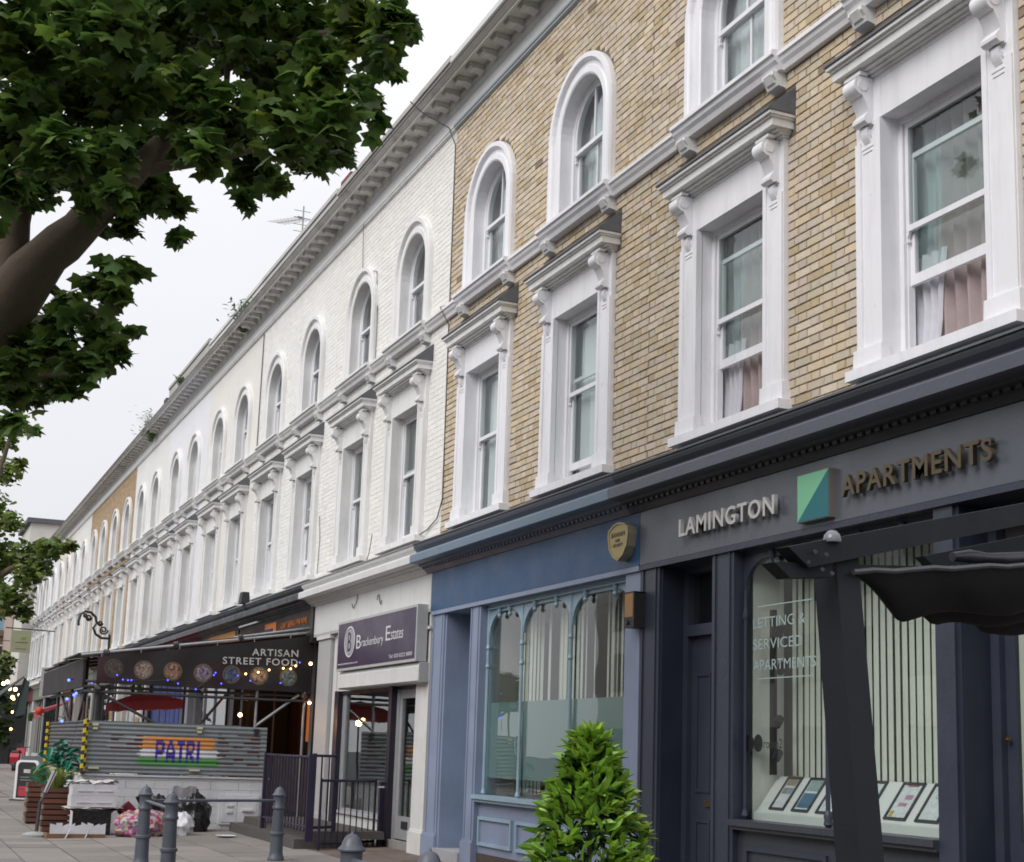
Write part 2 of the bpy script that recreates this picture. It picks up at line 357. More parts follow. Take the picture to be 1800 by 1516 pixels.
M_BRK = MB().prof_x([(.003, 7.075), (-.14, 7.075), (-.14, 7.04), (-.105, 7.0), (-.085, 6.955), (.003, 6.94)], -.085, .085)
M_BRK.prof_x([(-.1, 7.06), (-.15, 7.06), (-.15, 7.05), (-.112, 6.985), (-.1, 6.98)], -.055, .055); M_BRK = M_BRK.mesh('bracket', WHITE2)
M_MOD = MB().box(-.09, .09, -.30, -.084, 10.235, 10.264).prof_x([(-.084, 10.236), (-.285, 10.236), (-.285, 10.20), (-.25, 10.185), (-.19, 10.195), (-.12, 10.18), (-.084, 10.165)], -.075, .075).mesh('modillion', SOOT)

BT = {}
YEL = [srgb(c[0]-6, c[1]-1, c[2]+7, 1.18) for c in ((196, 176, 147), (192, 173, 142), (202, 184, 156), (188, 168, 136), (196, 178, 154), (188, 171, 148), (198, 176, 142), (194, 174, 152), (180, 158, 122), (188, 174, 146))]
def bricks(parent, cx, x0, x1, ztop, excl, tint, m, nobj, near, seed, zb=4.0):
    """Flemish bond: the bricks showing largest are objects, the rest one mesh"""
    r = random.Random(seed); out_ = []; z = zb; row = 0
    while z < ztop-.02:
        z1 = min(z+.065, ztop); iv = [(x0, x1)]
        for e in excl:
            ex = e(z-.004, z1+.004)
            if not ex: continue
            a, b = ex; nv = []
            for p, q in iv:
                if b <= p or a >= q: nv.append((p, q)); continue
                if a > p: nv.append((p, a))
                if b < q: nv.append((b, q))
            iv = nv
        x = math.floor((x0-.4)/.3375)*.3375-(.168 if row % 2 else 0); k = 0
        while x < x1:
            wd = .215 if k % 2 == 0 else .1025
            for p, q in iv:
                a, b = max(x, p), min(x+wd, q)
                if b-a > .025: out_.append((a, b, z, z1))
            x += wd+.010; k += 1
        z += .075; row += 1
    def d(b): return (Vector(((b[0]+b[1])/2, 0, b[2]))-near).length
    full = sorted([b for b in out_ if abs(b[1]-b[0]-.215) < .002 or abs(b[1]-b[0]-.1025) < .002], key=d)[:nobj] if nobj else []
    fs = set(full)
    def bm(mb, a, b, z0, z1, dep, c):
        i = len(mb.v); t = .003
        mb.v += [(a, .001, z0), (b, .001, z0), (b, .001, z1), (a, .001, z1), (a+t, -dep, z0+t), (b-t, -dep, z0+t), (b-t, -dep, z1-t), (a+t, -dep, z1-t)]
        mb.f += [(i+4, i+5, i+6, i+7), (i, i+1, i+5, i+4), (i+1, i+2, i+6, i+5), (i+2, i+3, i+7, i+6), (i+3, i, i+4, i+7)]
        mb.c += [c]*8
    pal = tint if isinstance(tint, list) else None; dk = 1 if isinstance(tint, list) else .45
    def col():
        if pal: c = r.choice(pal); k = r.gauss(1, .04)
        else: c = tint; k = r.gauss(1, .035)
        if pal and r.random() < .008: c = (.26, .20, .13)
        return tuple(max(.02, q*k) for q in c)
    key = (m.name, seed)
    var = {}
    for w_ in (.215, .1025):
        for k in range(14):
            mb = MB(); mb.c = []; bm(mb, -w_/2, w_/2, 0, .065, r.uniform(.005, .011)*dk, col()); var[(w_, k)] = mb.mesh('brick', m)
    for a, b, z0, z1 in full:
        w_ = .215 if b-a > .15 else .1025
        obj('brick', var[(w_, r.randrange(14))], parent, ((a+b)/2-cx, 0, z0), rot=(0, r.gauss(0, .004), 0))
    mb = MB(); mb.c = []
    for q in out_:
        if q in fs: continue
        a, b, z0, z1 = q; j = r.gauss(0, .0015); bm(mb, a-cx, b-cx, z0+j, z1+j, r.uniform(.005, .011)*dk, col())
    if mb.v: obj('bricks', mb, parent, m=m, kind='stuff')

def wall_mesh(cx, x0, x1, wins, zb, zt, m, n=14):
    mb = MB(); q = lambda a, b, c, d: mb.poly([(a-cx, 0, c), (b-cx, 0, c), (b-cx, 0, d), (a-cx, 0, d)])
    xs = x0
    for wx in wins:
        q(xs, wx-.60, zb, zt); a, b = wx-.60, wx+.60
        q(a, b, zb, 4.15); q(a, b, 6.18, 7.2)
        pts = [(wx-.60, SPR)]+[(wx-.60*cos(pi*k/n), SPR+.60*sin(pi*k/n)) for k in range(n+1)]+[(wx+.60, SPR)]
        for (p, pz), (r_, rz) in zip(pts, pts[1:]):
            if abs(p-r_) > 1e-6: mb.poly([(p-cx, 0, pz), (r_-cx, 0, rz), (r_-cx, 0, zt), (p-cx, 0, zt)])
        xs = b
    q(xs, x1, zb, zt)
    return mb.mesh('wall', m)

def dressing(name_m, cx, x0, x1, mwhite, mtop, par, wins):
    """string course, frieze, cornice and parapet of one house"""
    a, b = x0-cx+.001, x1-cx-.001
    mb = MB().prof_x([(.003, 7.25), (-.10, 7.235), (-.125, 7.225), (-.125, 7.19), (-.105, 7.18), (-.095, 7.15), (-.07, 7.12), (-.055, 7.08), (.003, 7.08)], a, b)
    for wx in wins: mb.prof_x([(.004, 7.256), (-.165, 7.243), (-.185, 7.232), (-.185, 7.195), (-.16, 7.185), (-.15, 7.15), (-.12, 7.12), (-.10, 7.074), (.004, 7.074)], wx-cx-.87, wx-cx+.87)
    obj('string_course', mb, par, m=mwhite)
    mb = MB().prof_x([(.003, 9.82), (-.02, 9.82), (-.045, 9.835), (-.045, 9.86), (-.06, 9.87), (-.06, 9.90), (-.03, 9.905), (.003, 9.905)], a, b); obj('frieze_moulding', mb, par, m=SLATEB if mwhite is WHITE else WHITE2)
    mb = MB().prof_x([(.003, 9.905), (-.025, 9.905), (-.025, 10.10), (.003, 10.10)], a, b); obj('frieze', mb, par, m=FRIEZE)
    mb = MB().prof_x([(.003, 10.101), (-.03, 10.101), (-.045, 10.12), (-.06, 10.17), (-.085, 10.20), (-.085, 10.265), (-.335, 10.265), (-.335, 10.225), (-.365, 10.225), (-.365, 10.255), (-.385, 10.26), (-.395, 10.27), (-.42, 10.285), (-.44, 10.288), (-.44, 10.300), (-.15, 10.34), (.003, 10.35)], a, b); obj('cornice', mb, par, m=mtop)
    mb = MB().prof_x([(-.12, 10.340), (-.445, 10.303), (-.445, 10.296), (-.452, 10.296), (-.452, 10.31), (-.12, 10.355)], a, b); obj('lead_flashing', mb, par, m=SLATE)
SLATEB = mat('blue_grey_moulding', (.36, .40, .43), .6, .08, 5, dirt=.3, dirtcol=(.2, .2, .19))

_WV = {}
def WV(me, k):
    if k < 2: return me
    if me.name not in _WV:
        c = me.copy(); c.materials.clear(); c.materials.append(WHITE2); _WV[me.name] = c
    return _WV[me.name]
def house(k, cx, x0, x1, kind, label, wallcol, geo, cmat, par_z, wins, raise_, mun, name='terraced_house'):
    h = thing(name, label, 'house', (cx, 0, 0), 'terraced houses in the row')
    yel = kind == 'brick'
    if yel: wm = MORTAR if geo else FARBRICK
    else: wm = mat('painted_wall_%d' % k, tuple(c*.96 for c in wallcol), .6, .05, 4, bump=.5 if geo else .8, bscale=30 if geo else 60, dirt=.25, dirtcol=(.5, .48, .42), dscale=.9)
    wl = obj('wall', wall_mesh(cx, x0, x1, wins, 3.5, 9.83, wm), h)
    ex = []
    for wx in wins:
        ex.append(lambda a, b, wx=wx: (wx-.853, wx+.853) if b > 4.1 and a < 6.50 else None)
        ex.append(lambda a, b, wx=wx: (wx-.967, wx+.967) if b > 6.53 and a < 6.9 and a < 6.9 else None)
        def e3(a, b, wx=wx):
            if b < 7.25 or a > SPR+.785: return None
            z = max(a, SPR); hw = sqrt(max(0, .785**2-(z-SPR)**2)) if z > SPR else .785
            return (wx-hw, wx+hw)
        ex.append(e3)
    ex.append(lambda a, b: (-1e3, 1e3) if b > 7.075 and a < 7.255 else None)
    if geo:
        if yel: bricks(wl, cx, x0, x1, 9.82, ex, YEL, BRICK, 300 if geo > 1 else 0, Vector((x1-.5, 0, 5.2)), 10+k)
        else: bricks(wl, cx, x0+.01, x1-.01, 9.82, ex, tuple(wallcol), PBRICK, 300 if geo > 1 else 0, Vector((x1-.5, 0, 5.2)), 10+k)
    wh = WHITE if k < 2 else WHITE2
    dressing('', cx, x0, x1, wh, cmat, h, wins)
    nm = int(round((x1-x0)/.426)); st = (x1-x0)/nm
    if k < 7:
        for j in range(nm): obj('modillion', M_MODS[cmat.name], h, (x0-cx+st*(j+.5), 0, 0))
    else:
        mb = MB()
        for j in range(nm): x = x0-cx+st*(j+.5); mb.box(x-.08, x+.08, -.29, -.084, 10.185, 10.264)
        obj('modillions', mb, h, m=cmat, kind='stuff')
    mb = MB().box(x0-cx+.002, x1-cx-.002, -.12, .1, 10.30, par_z-.08).box(x0-cx+.002, x1-cx-.003, -.15, .13, par_z-.08, par_z); obj('parapet', mb, h, m=PARM[k % 3])
    # shell: party walls, floors, back wall, roof
    a, b = x0-cx+.004, x1-cx-.004; mb = MB()
    mb.box(a, a+.1, .25, 6, 0, 10.2); mb.box(b-.1, b, .25, 6, 0, 10.2); mb.box(a+.1, b-.1, 6, 6.2, 0, 10.2); mb.box(a+.1, b-.1, .05, 6, 9.95, 10.1)
    mb.box(a+.1, b-.1, .05, 6, 3.95, 4.08); mb.box(a+.1, b-.1, .05, 6, 6.93, 7.06); mb.box(a+.1, b-.1, 3.4, 3.5, 4.08, 9.9)
    obj('interior', mb, h, m=ROOM)
    for i, wx in enumerate(wins):
        dx = wx-cx; rv = raise_[i]
        s = obj('sash_window', WV(M_SUR, k), h, (dx, 0, 0))
        for sgn in (-1, 1): obj('console', WV(M_CON, k), s, (sgn*.71, 0, 0))
        obj('hood_cornice', M_HOOD, s); obj('lead_cap', M_SLATE, s); obj('sill', WV(M_SILL, k), s); obj('sash_box', M_BOXF, s)
        obj('upper_sash', M_UP, s); obj('lower_sash', M_LOW, s, (0, 0, rv)); obj('pane', M_PU, s); obj('pane', M_PL, s, (0, 0, rv))
        if k == 0: obj('curtain', C1, s); obj('curtain', C2, s); obj('curtain', C3, s)
        elif k == 1: obj('curtain', C5, s); obj('white_panel', C6, s)  # plain white panel behind the right part of the glass
        else:
            c_ = obj('net_curtain', C4, s) if (i+k*3) % 4 in (1, 2) else obj('curtain', C5, s); c_.scale = (R.uniform(.65, 1.15), 1, 1)
            if R.random() < .35: obj('white_panel', C6, s, (0, 0, R.uniform(.2, 1.0)))
        t = obj('arched_window', WV(M_ARCH, k), h, (dx, 0, 0)); mu_ = mun[i]
        obj('arched_frame', M_AFR, t); obj('upper_sash', M_AU[mu_], t); obj('lower_sash', M_AL[mu_], t); obj('pane', M_APU, t); obj('pane', M_APL, t)
        c_ = obj('net_curtain', CA if (i+k*3) % 4 in (0, 3) else CB, t); c_.scale = (R.uniform(.7, 1.1), 1, 1)
        if k == 1: obj('curtain', CC, t)
        for sgn in (-1, 1): obj('bracket', M_BRK, h, (dx+sgn*.74, 0, 0))
    return h
CLEAN = mat('clean_cornice_paint', (.70, .70, .72), .5, .06, 4, bump=.15, dirt=.25, dirtcol=(.4, .4, .38), dscale=2)
GREEN = mat('mildewed_cornice_paint', (.56, .56, .53), .65, .1, 4, bump=.25, dirt=.5, dirtcol=(.24, .25, .20), dscale=1.4)
M_MODS = {}
for _m in (SOOT, CLEAN, GREEN):
    c = M_MOD.copy(); c.materials.clear(); c.materials.append(_m); c.name = 'modillion'; M_MODS[_m.name] = c
PARM = [mat('parapet_render', (.50, .50, .48), .8, .1, 3, bump=.3, dirt=.55, dirtcol=(.22, .22, .20), dscale=1.4), mat('parapet_paint', (.62, .62, .60), .6, .08, 3, dirt=.5, dirtcol=(.3, .3, .27)), mat('parapet_stone', (.42, .41, .38), .85, .12, 5, bump=.3, dirt=.6, dirtcol=(.15, .15, .13))]
def far_brick():
    m = mat('far_brick', srgb(196, 174, 140, .75), .85, .1, 6)
    n = m.node_tree.nodes; l = m.node_tree.links; bs = n['Principled BSDF']
    tc = n.new('ShaderNodeTexCoord'); mp = n.new('ShaderNodeMapping'); mp.inputs['Rotation'].default_value = (radians(90), 0, 0); l.new(tc.outputs['Object'], mp.inputs[0])
    b = n.new('ShaderNodeTexBrick'); b.inputs['Scale'].default_value = 1; b.inputs['Brick Width'].default_value = .225; b.inputs['Row Height'].default_value = .075; b.inputs['Mortar Size'].default_value = .006
    b.inputs['Color1'].default_value = (*srgb(202, 178, 140, .72), 1); b.inputs['Color2'].default_value = (*srgb(178, 148, 108, .72), 1); b.inputs['Mortar'].default_value = (.2, .17, .13, 1)
    l.new(mp.outputs[0], b.inputs[0]); l.new(b.outputs[0], bs.inputs['Base Color']); return m
FARBRICK = far_brick()
GREYBRICK = (.20, .20, .19)
H = []
pr = lambda cx: [cx-1.30, cx+1.30]
spec = [
 (-9.07, -11.95, -6.2, 'brick', 'yellow brick house at the right edge above the dark apartment agency shopfront', None, 2, GREEN, 10.88, [-10.40, -7.71], (.58, .58), (1, 1)),
 (-14.85, -17.62, -11.95, 'brick', 'yellow brick house above the blue shopfront with three arched lights', None, 2, GREEN, 10.88, [-16.20, -13.53], (0, .16), (1, 1)),
 (-20.42, -23.20, -17.62, 'white', 'cream painted brick house above the estate agent with the purple sign', (.81, .80, .765), 2, SOOT, 10.92, [-21.67, -19.16], (0, .06), (0, 0)),
 (-26.0, -28.75, -23.2, 'white', 'white painted brick house directly behind the covered food terrace', (.82, .815, .79), 1, SOOT, 10.98, [-27.36, -24.64], (.1, .3), (0, 0)),
 (-31.5, -34.2, -28.75, 'white', 'cream painted house with flaking render and a floodlight over its cornice', (.80, .785, .74), 0, SOOT, 10.98, [-32.74, -30.24], (.2, 0), (0, 0)),
 (-36.95, -39.75, -34.2, 'white', 'bright blue-white painted house with a clean pale cornice', (.80, .81, .85), 0, CLEAN, 11.1, [-38.21, -35.68], (0, 0), (0, 0)),
 (-42.6, -45.5, -39.75, 'white', 'white painted house joining the far yellow brick pair, weeds on its cornice', (.78, .78, .77), 0, SOOT, 10.75, [-43.9, -41.35], (0, .1), (0, 0)),
 (-48.2, -50.9, -45.5, 'brick', 'nearer house of the far yellow brick pair', None, 0, SOOT, 10.75, [-49.4, -46.7], (0, 0), (0, 0)),
 (-53.6, -56.35, -50.9, 'brick', 'farther house of the far yellow brick pair', None, 0, SOOT, 10.7, [-54.8, -52.2], (0, 0), (0, 0)),
 (-59.1, -61.9, -56.35, 'white', 'pale house just beyond the far yellow brick pair', (.74, .74, .71), 0, SOOT, 10.75, pr(-59.1), (0, 0), (0, 0)),
 (-64.6, -67.4, -61.9, 'white', 'pink-tinted cream house near the far end of the row', (.72, .66, .58), 0, SOOT, 10.7, pr(-64.6), (0, 0), (0, 0)),
 (-70.1, -72.9, -67.4, 'white', 'white house last but one at the far end of the row', (.76, .77, .80), 0, SOOT, 10.75, pr(-70.1), (0, 0), (0, 0)),
 (-75.6, -78.5, -72.9, 'white', 'grey brick end house at the far left of the row', GREYBRICK, 0, SOOT, 10.7, pr(-75.6), (0, 0), (0, 0)),
]
for k, s in enumerate(spec): H.append(house(k, *s))
# ---------------------------------------------------------------- shopfronts
class Shop:
    """pieces of one shopfront, given in world coordinates, hung under the house's shopfront part"""
    def __init__(s, h, x0, x1, ccor, cband, cbed, lead=None):
        s.h = h; s.cx = h.location.x; s.x0 = x0; s.x1 = x1
        a, b = x0-s.cx+.002, x1-s.cx-.002
        # entablature cornice
        mb = MB().prof_x([(.003, 4.06), (-.33, 3.96), (-.37, 3.955), (-.37, 3.93), (-.36, 3.90), (-.325, 3.86), (-.32, 3.82), (.003, 3.82)], a, b)
        s.root = obj('shopfront', mb, h, m=ccor)
        obj('cornice_lead', MB().prof_x([(.003, 4.10), (-.34, 3.975), (-.385, 3.968), (-.385, 3.95), (-.34, 3.962), (.003, 4.075)], a, b), s.root, m=lead or SLATE)
        mb = MB().prof_x([(.003, 3.819), (-.40, 3.819), (-.415, 3.80), (-.415, 3.71), (-.39, 3.70), (.003, 3.70)], a, b); obj('cornice_band', mb, s.root, m=cband)
        mb = MB().prof_x([(.003, 3.699), (-.29, 3.699), (-.28, 3.675), (-.24, 3.66), (-.20, 3.63), (-.175, 3.60), (-.165, 3.585), (.003, 3.585)], a, b)
        x = a+.03
        while x < b-.08: mb.box(x, x+.055, -.252, -.22, 3.637, 3.665); x += .10
        obj('dentil_course', mb, s.root, m=cbed)
    def b(s, name, m, *bs, label=None, tap=0):
        mb = MB()
        for q in bs: mb.box(q[0]-s.cx, q[1]-s.cx, *q[2:])
        return obj(name, mb, s.root, m=m, label=label)
    def mb(s, name, m, mb, smooth=False, label=None):
        mb.v = [(v[0]-s.cx, v[1], v[2]) for v in mb.v]; return obj(name, mb, s.root, m=m, smooth=smooth, label=label)
    def pil(s, xa, xb, m, z0=.0, zt=3.08, y=-.12, panel=True):
        mb = MB().box(xa, xb, y, .3, z0+.28, zt); mb.box(xa-.015, xb+.015, y-.03, .3, z0-.06, z0+.27).box(xa-.006, xb+.006, y-.012, .3, z0+.27, z0+.30)
        if panel: mb.box(xa+.05, xa+.06, y-.012, y, z0+.3, zt).box(xb-.06, xb-.05, y-.012, y, z0+.3, zt)
        return s.mb('pilaster', m, mb)
def panelled_door(s, x0, x1, y, z0, z1, m, name='door', glazed=False, frame=None):
    mb = MB().box(x0, x1, y, y+.05, z0, z1); w_ = x1-x0
    d = s.mb(name, m, mb)
    for (a, b, c, e) in ((.12, .47, .95, .42*(z1-z0)+1.02), (.53, .88, .95, .42*(z1-z0)+1.02), (.12, .47, .18, .72), (.53, .88, .18, .72)):
        p = MB(); X0, X1 = x0+a*w_-s.cx, x0+b*w_-s.cx
        p.box(X0, X1, y-.012, y-.001, z0+c, z0+c+.03).box(X0, X1, y-.012, y-.001, z0+e-.03, z0+e).box(X0, X0+.03, y-.012, y-.001, z0+c+.03, z0+e-.03).box(X1-.03, X1, y-.012, y-.001, z0+c+.03, z0+e-.03)
        obj('door_panel', p, s.root, m=m)
    return d

def paint(name, c, rough=.42, **k):
    k.setdefault('dirt', .32); k.setdefault('dirtcol', tuple(q*.55+.035 for q in c)); k.setdefault('dscale', 2.6); k.setdefault('streak', True)
    return mat(name, c, rough, .12, 2.2, bump=.22, bscale=22, **k)
# --- apartment agency (dark)
CHAR = paint('charcoal_paint', srgb(62, 65, 74, .85), dirt=.2, dirtcol=(.09, .09, .09)); NAVY = paint('dark_navy_paint', srgb(60, 66, 82, .74), .4)
FASA = mat('satin_fascia_paint', srgb(92, 97, 106, .85), .3, .05, 1.2, bump=.5, bscale=3); BANDA = paint('slate_band_paint', srgb(84, 88, 100, .85)); BEDA = paint('black_bed_paint', srgb(44, 46, 52, .9))
RECA = paint('recess_navy_paint', srgb(38, 46, 62, .8), .5)
A = Shop(H[0], -11.95, -6.2, CHAR, BANDA, BEDA)
A.b('fascia', FASA, (-11.95+.17, -6.2, -.15, .1, 3.08, 3.584))
A.b('fascia_soffit', NAVY, (-11.78, -6.2, -.148, .95, 3.03, 3.078))
A.pil(-11.80, -11.45, NAVY); A.pil(-10.52, -10.18, NAVY); A.pil(-7.67, -7.48, NAVY, panel=False); A.pil(-6.55, -6.2, NAVY)
A.b('recess_wall', RECA, (-11.449, -11.42, -.10, .6, 0, 3.03), (-10.56, -10.521, -.10, .6, 0, 3.03))
A.b('threshold', KERB, (-11.45, -10.52, -.12, .62, -.04, .06))
A.b('door_frame', NAVY, (-11.42, -11.34, .12, .24, .06, 3.03), (-10.62, -10.56, .12, .24, .06, 3.03), (-11.34, -10.62, .11, .25, 2.40, 2.50), (-11.34, -10.62, .12, .24, 2.97, 3.03))
panelled_door(A, -11.34, -10.62, .17, .07, 2.40, NAVY)
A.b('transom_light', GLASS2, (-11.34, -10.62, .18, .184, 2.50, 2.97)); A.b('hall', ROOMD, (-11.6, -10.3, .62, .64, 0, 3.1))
A.b('letter_plate', mat('brass', (.35, .24, .1), .35, .1, metal=1), (-11.08, -10.88, .155, .168, .90, .95))
def arch_head(s, x0, x1, zt, r, y0, y1, m, zs=None, name='arched_head'):
    """infill with rounded lower corners above one light"""
    pts = [(x0, zt)]+[(x0, zt-r)]+[(x0+r-r*cos(pi/2*k/7), zt-r+(r-.05)*sin(pi/2*k/7)) for k in range(1, 8)]
    pts2 = [(x1-r+r*sin(pi/2*k/7), zt-r+(r-.05)*cos(pi/2*k/7)) for k in range(0, 8)]+[(x1, zt)]
    mb = MB(); allp = pts[1:]+pts2[:-1]; up = []
    for (a, za), (b, zb) in zip(allp, allp[1:]):
        if abs(a-b) < 1e-6: continue
        mb.prism([(a, zt), (b, zt), (b, zb), (a, za)], y0, y1)
    return s.mb(name, m, mb)
A.b('window_frame', NAVY, (-10.179, -10.155, -.02, .05, .84, 3.03), (-7.69, -7.671, -.02, .05, .84, 3.03), (-10.155, -7.69, -.03, .06, 3.0, 3.03))
for a_, b_ in ((-10.155, -9.04), (-9.00, -7.69)):
    arch_head(A, a_, b_, 2.999, .30, -.02, .02, NAVY); A.b('window_pane', GLASS2, (a_, b_, .012, .018, .84, 3.0))
mb = MB().tube([(-9.02, -.02, .84), (-9.02, -.02, 3.0)], .018, 8); mb.lathe([(.018, 0), (.036, .02), (.03, .05), (.036, .08), (.02, .12)], 10, (-9.02, -.02, .84)).lathe([(.018, 0), (.036, .03), (.03, .06), (.018, .1)], 10, (-9.02, -.02, 2.58)); A.mb('colonnette', NAVY, mb, True)
mb = MB().tube([(-10.14, -.03, .84), (-10.14, -.03, 2.7)], .014, 8); mb.lathe([(.014, 0), (.03, .03), (.014, .08)], 8, (-10.14, -.03, .84)).lathe([(.014, 0), (.028, .03), (.014, .1)], 8, (-10.14, -.03, 2.45)); A.mb('colonnette', NAVY, mb, True)
for xx in (-9.75, -9.42, -8.6, -8.1): A.mb('pendant_drop', NAVY, MB().lathe([(.012, 0), (.03, .03), (.018, .06), (.03, .09), (.02, .15)], 8, (xx, -.035, 2.86)), True)
A.b('sill', CHAR, (-10.178, -7.672, -.17, .06, .79, .838), (-10.178, -7.672, -.145, .05, .76, .79))
A.b('stall_riser', CHAR, (-10.178, -7.672, -.07, .1, 0, .76))
for a_, b_ in ((-10.05, -8.95), (-8.85, -7.8)):
    A.b('riser_panel', NAVY, (a_, b_, -.095, -.071, .60, .64), (a_, b_, -.095, -.071, .16, .20), (a_, a_+.04, -.095, -.071, .20, .60), (b_-.04, b_, -.095, -.071, .20, .60))
A.b('vertical_blind_rail', WHITE, (-10.1, -7.7, .35, .40, 2.93, 2.98))
BL = mat('blind_slat', (.72, .73, .68), .8, .05, 3)
slat = MB().poly([(-.035, .006, 0), (.035, 0, 0), (.035, 0, 1.74), (-.035, .006, 1.74)]).mesh('blind_slat', BL)
x = -10.02
while x < -7.68: obj('blind_slat', slat, A.root, (x+R.uniform(-.004, .004)-A.cx, .37, 1.19), rot=(0, R.gauss(0, .002), R.gauss(-.02, .035))); x += .083
A.b('side_return', mat('agency_return', (.8, .8, .76), .7, .04), (-10.178, -10.158, .055, .36, .84, 2.99)); A.b('room_wall', mat('agency_wall', (.30, .30, .27), .8, .06, 1), (-10.3, -7.5, 1.4, 1.5, 0, 3.2), (-10.3, -10.235, .06, 1.4, 0, 3.2), (-7.6, -7.5, .1, 1.4, 0, 3.2)); A.b('room_floor', ROOM, (-10.3, -7.5, .1, 1.4, -.04, .01)); A.b('room_ceiling', mat('agency_ceiling', (.5, .52, .36), .8), (-10.2, -7.6, .1, 1.4, 3.1, 3.2))
A.b('lamp_stand', IRON, (-10.10, -10.05, .18, .22, 1.2, 2.55))
for zz, dx in ((2.35, .10), (2.05, .12), (1.62, .08), (1.35, .07)):
    A.mb('spotlight', IRON, MB().tube([(-10.06, .20, zz), (-10.06+dx, .17, zz)], .008, 6).tube([(-10.06+dx, .17, zz-.02), (-9.97+dx, .14, zz+.03)], .035, 10))
# display shelf with framed property sheets
A.mb('display_shelf', mat('white_shelf', (.72, .72, .74), .4, .03), MB().prof_x([(.03, .84), (.03, .90), (.06, .91), (.27, 1.19), (.32, 1.19), (.32, .84)], -10.10, -7.69))
PF = mat('poster_frame', (.035, .03, .04), .4, .1); 
def poster(xc, wd, art):
    f = MB(); u = Vector((0, .21, .28)).normalized(); y0, z0 = .072, .926; Lh = .325
    def P(a, t, o=0): return (xc+a-A.cx, y0+u.y*t-u.z*o, z0+u.z*t+u.y*o)
    def slab(mb, a0, a1, t0, t1, o0, o1):
        i = len(mb.v); mb.v += [P(a, t, o) for o in (o0, o1) for a, t in ((a0, t0), (a1, t0), (a1, t1), (a0, t1))]
        mb.f += [(i, i+3, i+2, i+1), (i+4, i+5, i+6, i+7), (i, i+1, i+5, i+4), (i+1, i+2, i+6, i+5), (i+2, i+3, i+7, i+6), (i+3, i, i+4, i+7)]
    h2 = wd/2
    slab(f, -h2, h2, 0, .02, 0, .014); slab(f, -h2, h2, Lh-.02, Lh, 0, .014); slab(f, -h2, -h2+.018, .02, Lh-.02, 0, .014); slab(f, h2-.018, h2, .02, Lh-.02, 0, .014)
    fr = obj('poster', f, A.root, m=PF)
    for (a0, a1, t0, t1, c) in [(-h2+.018, h2-.018, .02, Lh-.02, (.62, .65, .70))]+art:
        g = MB(); k = 0 if a0 == -h2+.018 else 1
        g.v = []; slab(g, a0, a1, t0, t1, .003+.0015*k, .004+.0015*k); obj('poster_sheet' if not k else 'poster_print', g, A.root, m=mat('print_%d_%d_%d' % tuple(int(q*99) for q in c), c, .5, .25, 40))
poster(-9.84, .20, [(-.07, .06, .24, .34, (.30, .24, .18)), (-.07, .0, .16, .22, (.25, .22, .2)), (.005, .06, .16, .22, (.2, .3, .36))])
poster(-9.52, .22, [(-.08, .08, .04, .18, (.05, .14, .25)), (-.08, .08, .20, .30, (.25, .34, .36))])
poster(-9.20, .22, [(-.08, .07, .25, .34, (.32, .28, .16)), (-.08, .07, .18, .24, (.16, .22, .26))])
poster(-8.78, .22, [])
poster(-8.37, .24, [(-.06, .06, .29, .33, (.30, .12, .14)), (-.02, .06, .18, .22, (.45, .22, .3)), (-.05, .04, .12, .15, (.42, .2, .3)), (-.09, -.05, .03, .08, (.5, .35, .08))])
poster(-8.03, .24, [(-.04, .05, .20, .21, (.3, .45, .5)), (-.04, .05, .28, .29, (.3, .45, .5)), (-.045, -.035, .21, .28, (.3, .45, .5)), (.045, .055, .21, .28, (.3, .45, .5))])
# second doorway at the frame edge
A.b('recess_wall', RECA, (-7.479, -7.44, -.10, .5, 0, 3.03)); A.b('threshold', KERB, (-7.48, -6.56, -.12, .6, -.04, .06))
A.b('door_frame', NAVY, (-7.44, -7.36, .14, .26, .06, 3.03), (-6.62, -6.55, .14, .26, .06, 3.03), (-7.36, -6.62, .13, .27, 2.36, 2.46))
A.b('door', NAVY, (-7.36, -7.27, .19, .24, .07, 2.36), (-6.72, -6.62, .19, .24, .07, 2.36), (-7.27, -6.72, .19, .24, .07, .85), (-7.27, -6.72, .19, .24, 2.24, 2.36))
A.b('door_blind', mat('cream_door_blind', (.60, .58, .52), .8, .04), (-7.27, -6.72, .225, .232, .85, 2.24)); A.b('door_glass', GLASS2, (-7.27, -6.72, .205, .209, .85, 2.24))
A.mb('door_knob', MATS['brass'], MB().lathe([(.0, 0), (.02, .01), (.022, .025), (.0, .04)], 10, (-7.315, .15, 1.48)), True)
A.b('over_door', ROOMD, (-7.36, -6.62, .22, .24, 2.46, 3.03))
# window lettering
LT = mat('vinyl_lettering', (.33, .42, .42), .5, .02)
for s_, z_, x_, wd_ in (('LETTING &', 2.38, -10.08, .74), ('SERVICED', 2.205, -10.08, .70), ('APARTMENTS', 2.035, -10.08, .88)):
    obj('window_lettering', text_mesh('window_lettering', s_, LT, wd_, .085, .0006), A.root, (x_-A.cx, .006, z_), rot=FACE)
A.b('lettering_rule', LT, (-10.01, -9.24, .004, .007, 2.553, 2.562), (-10.01, -9.24, .004, .007, 1.963, 1.972))
for xx in (-10.128, -10.0): A.mb('window_disc', IRON, MB().prism([(xx+.063*cos(2*pi*k/28), 1.45+.07*sin(2*pi*k/28)) for k in range(28)], .004, .008))
obj('window_lettering', text_mesh('window_lettering', 'room2', mat('black_vinyl', (.03, .03, .03), .5), .26, .075, .0006), A.root, (-9.92-A.cx, .006, 1.41), rot=FACE)
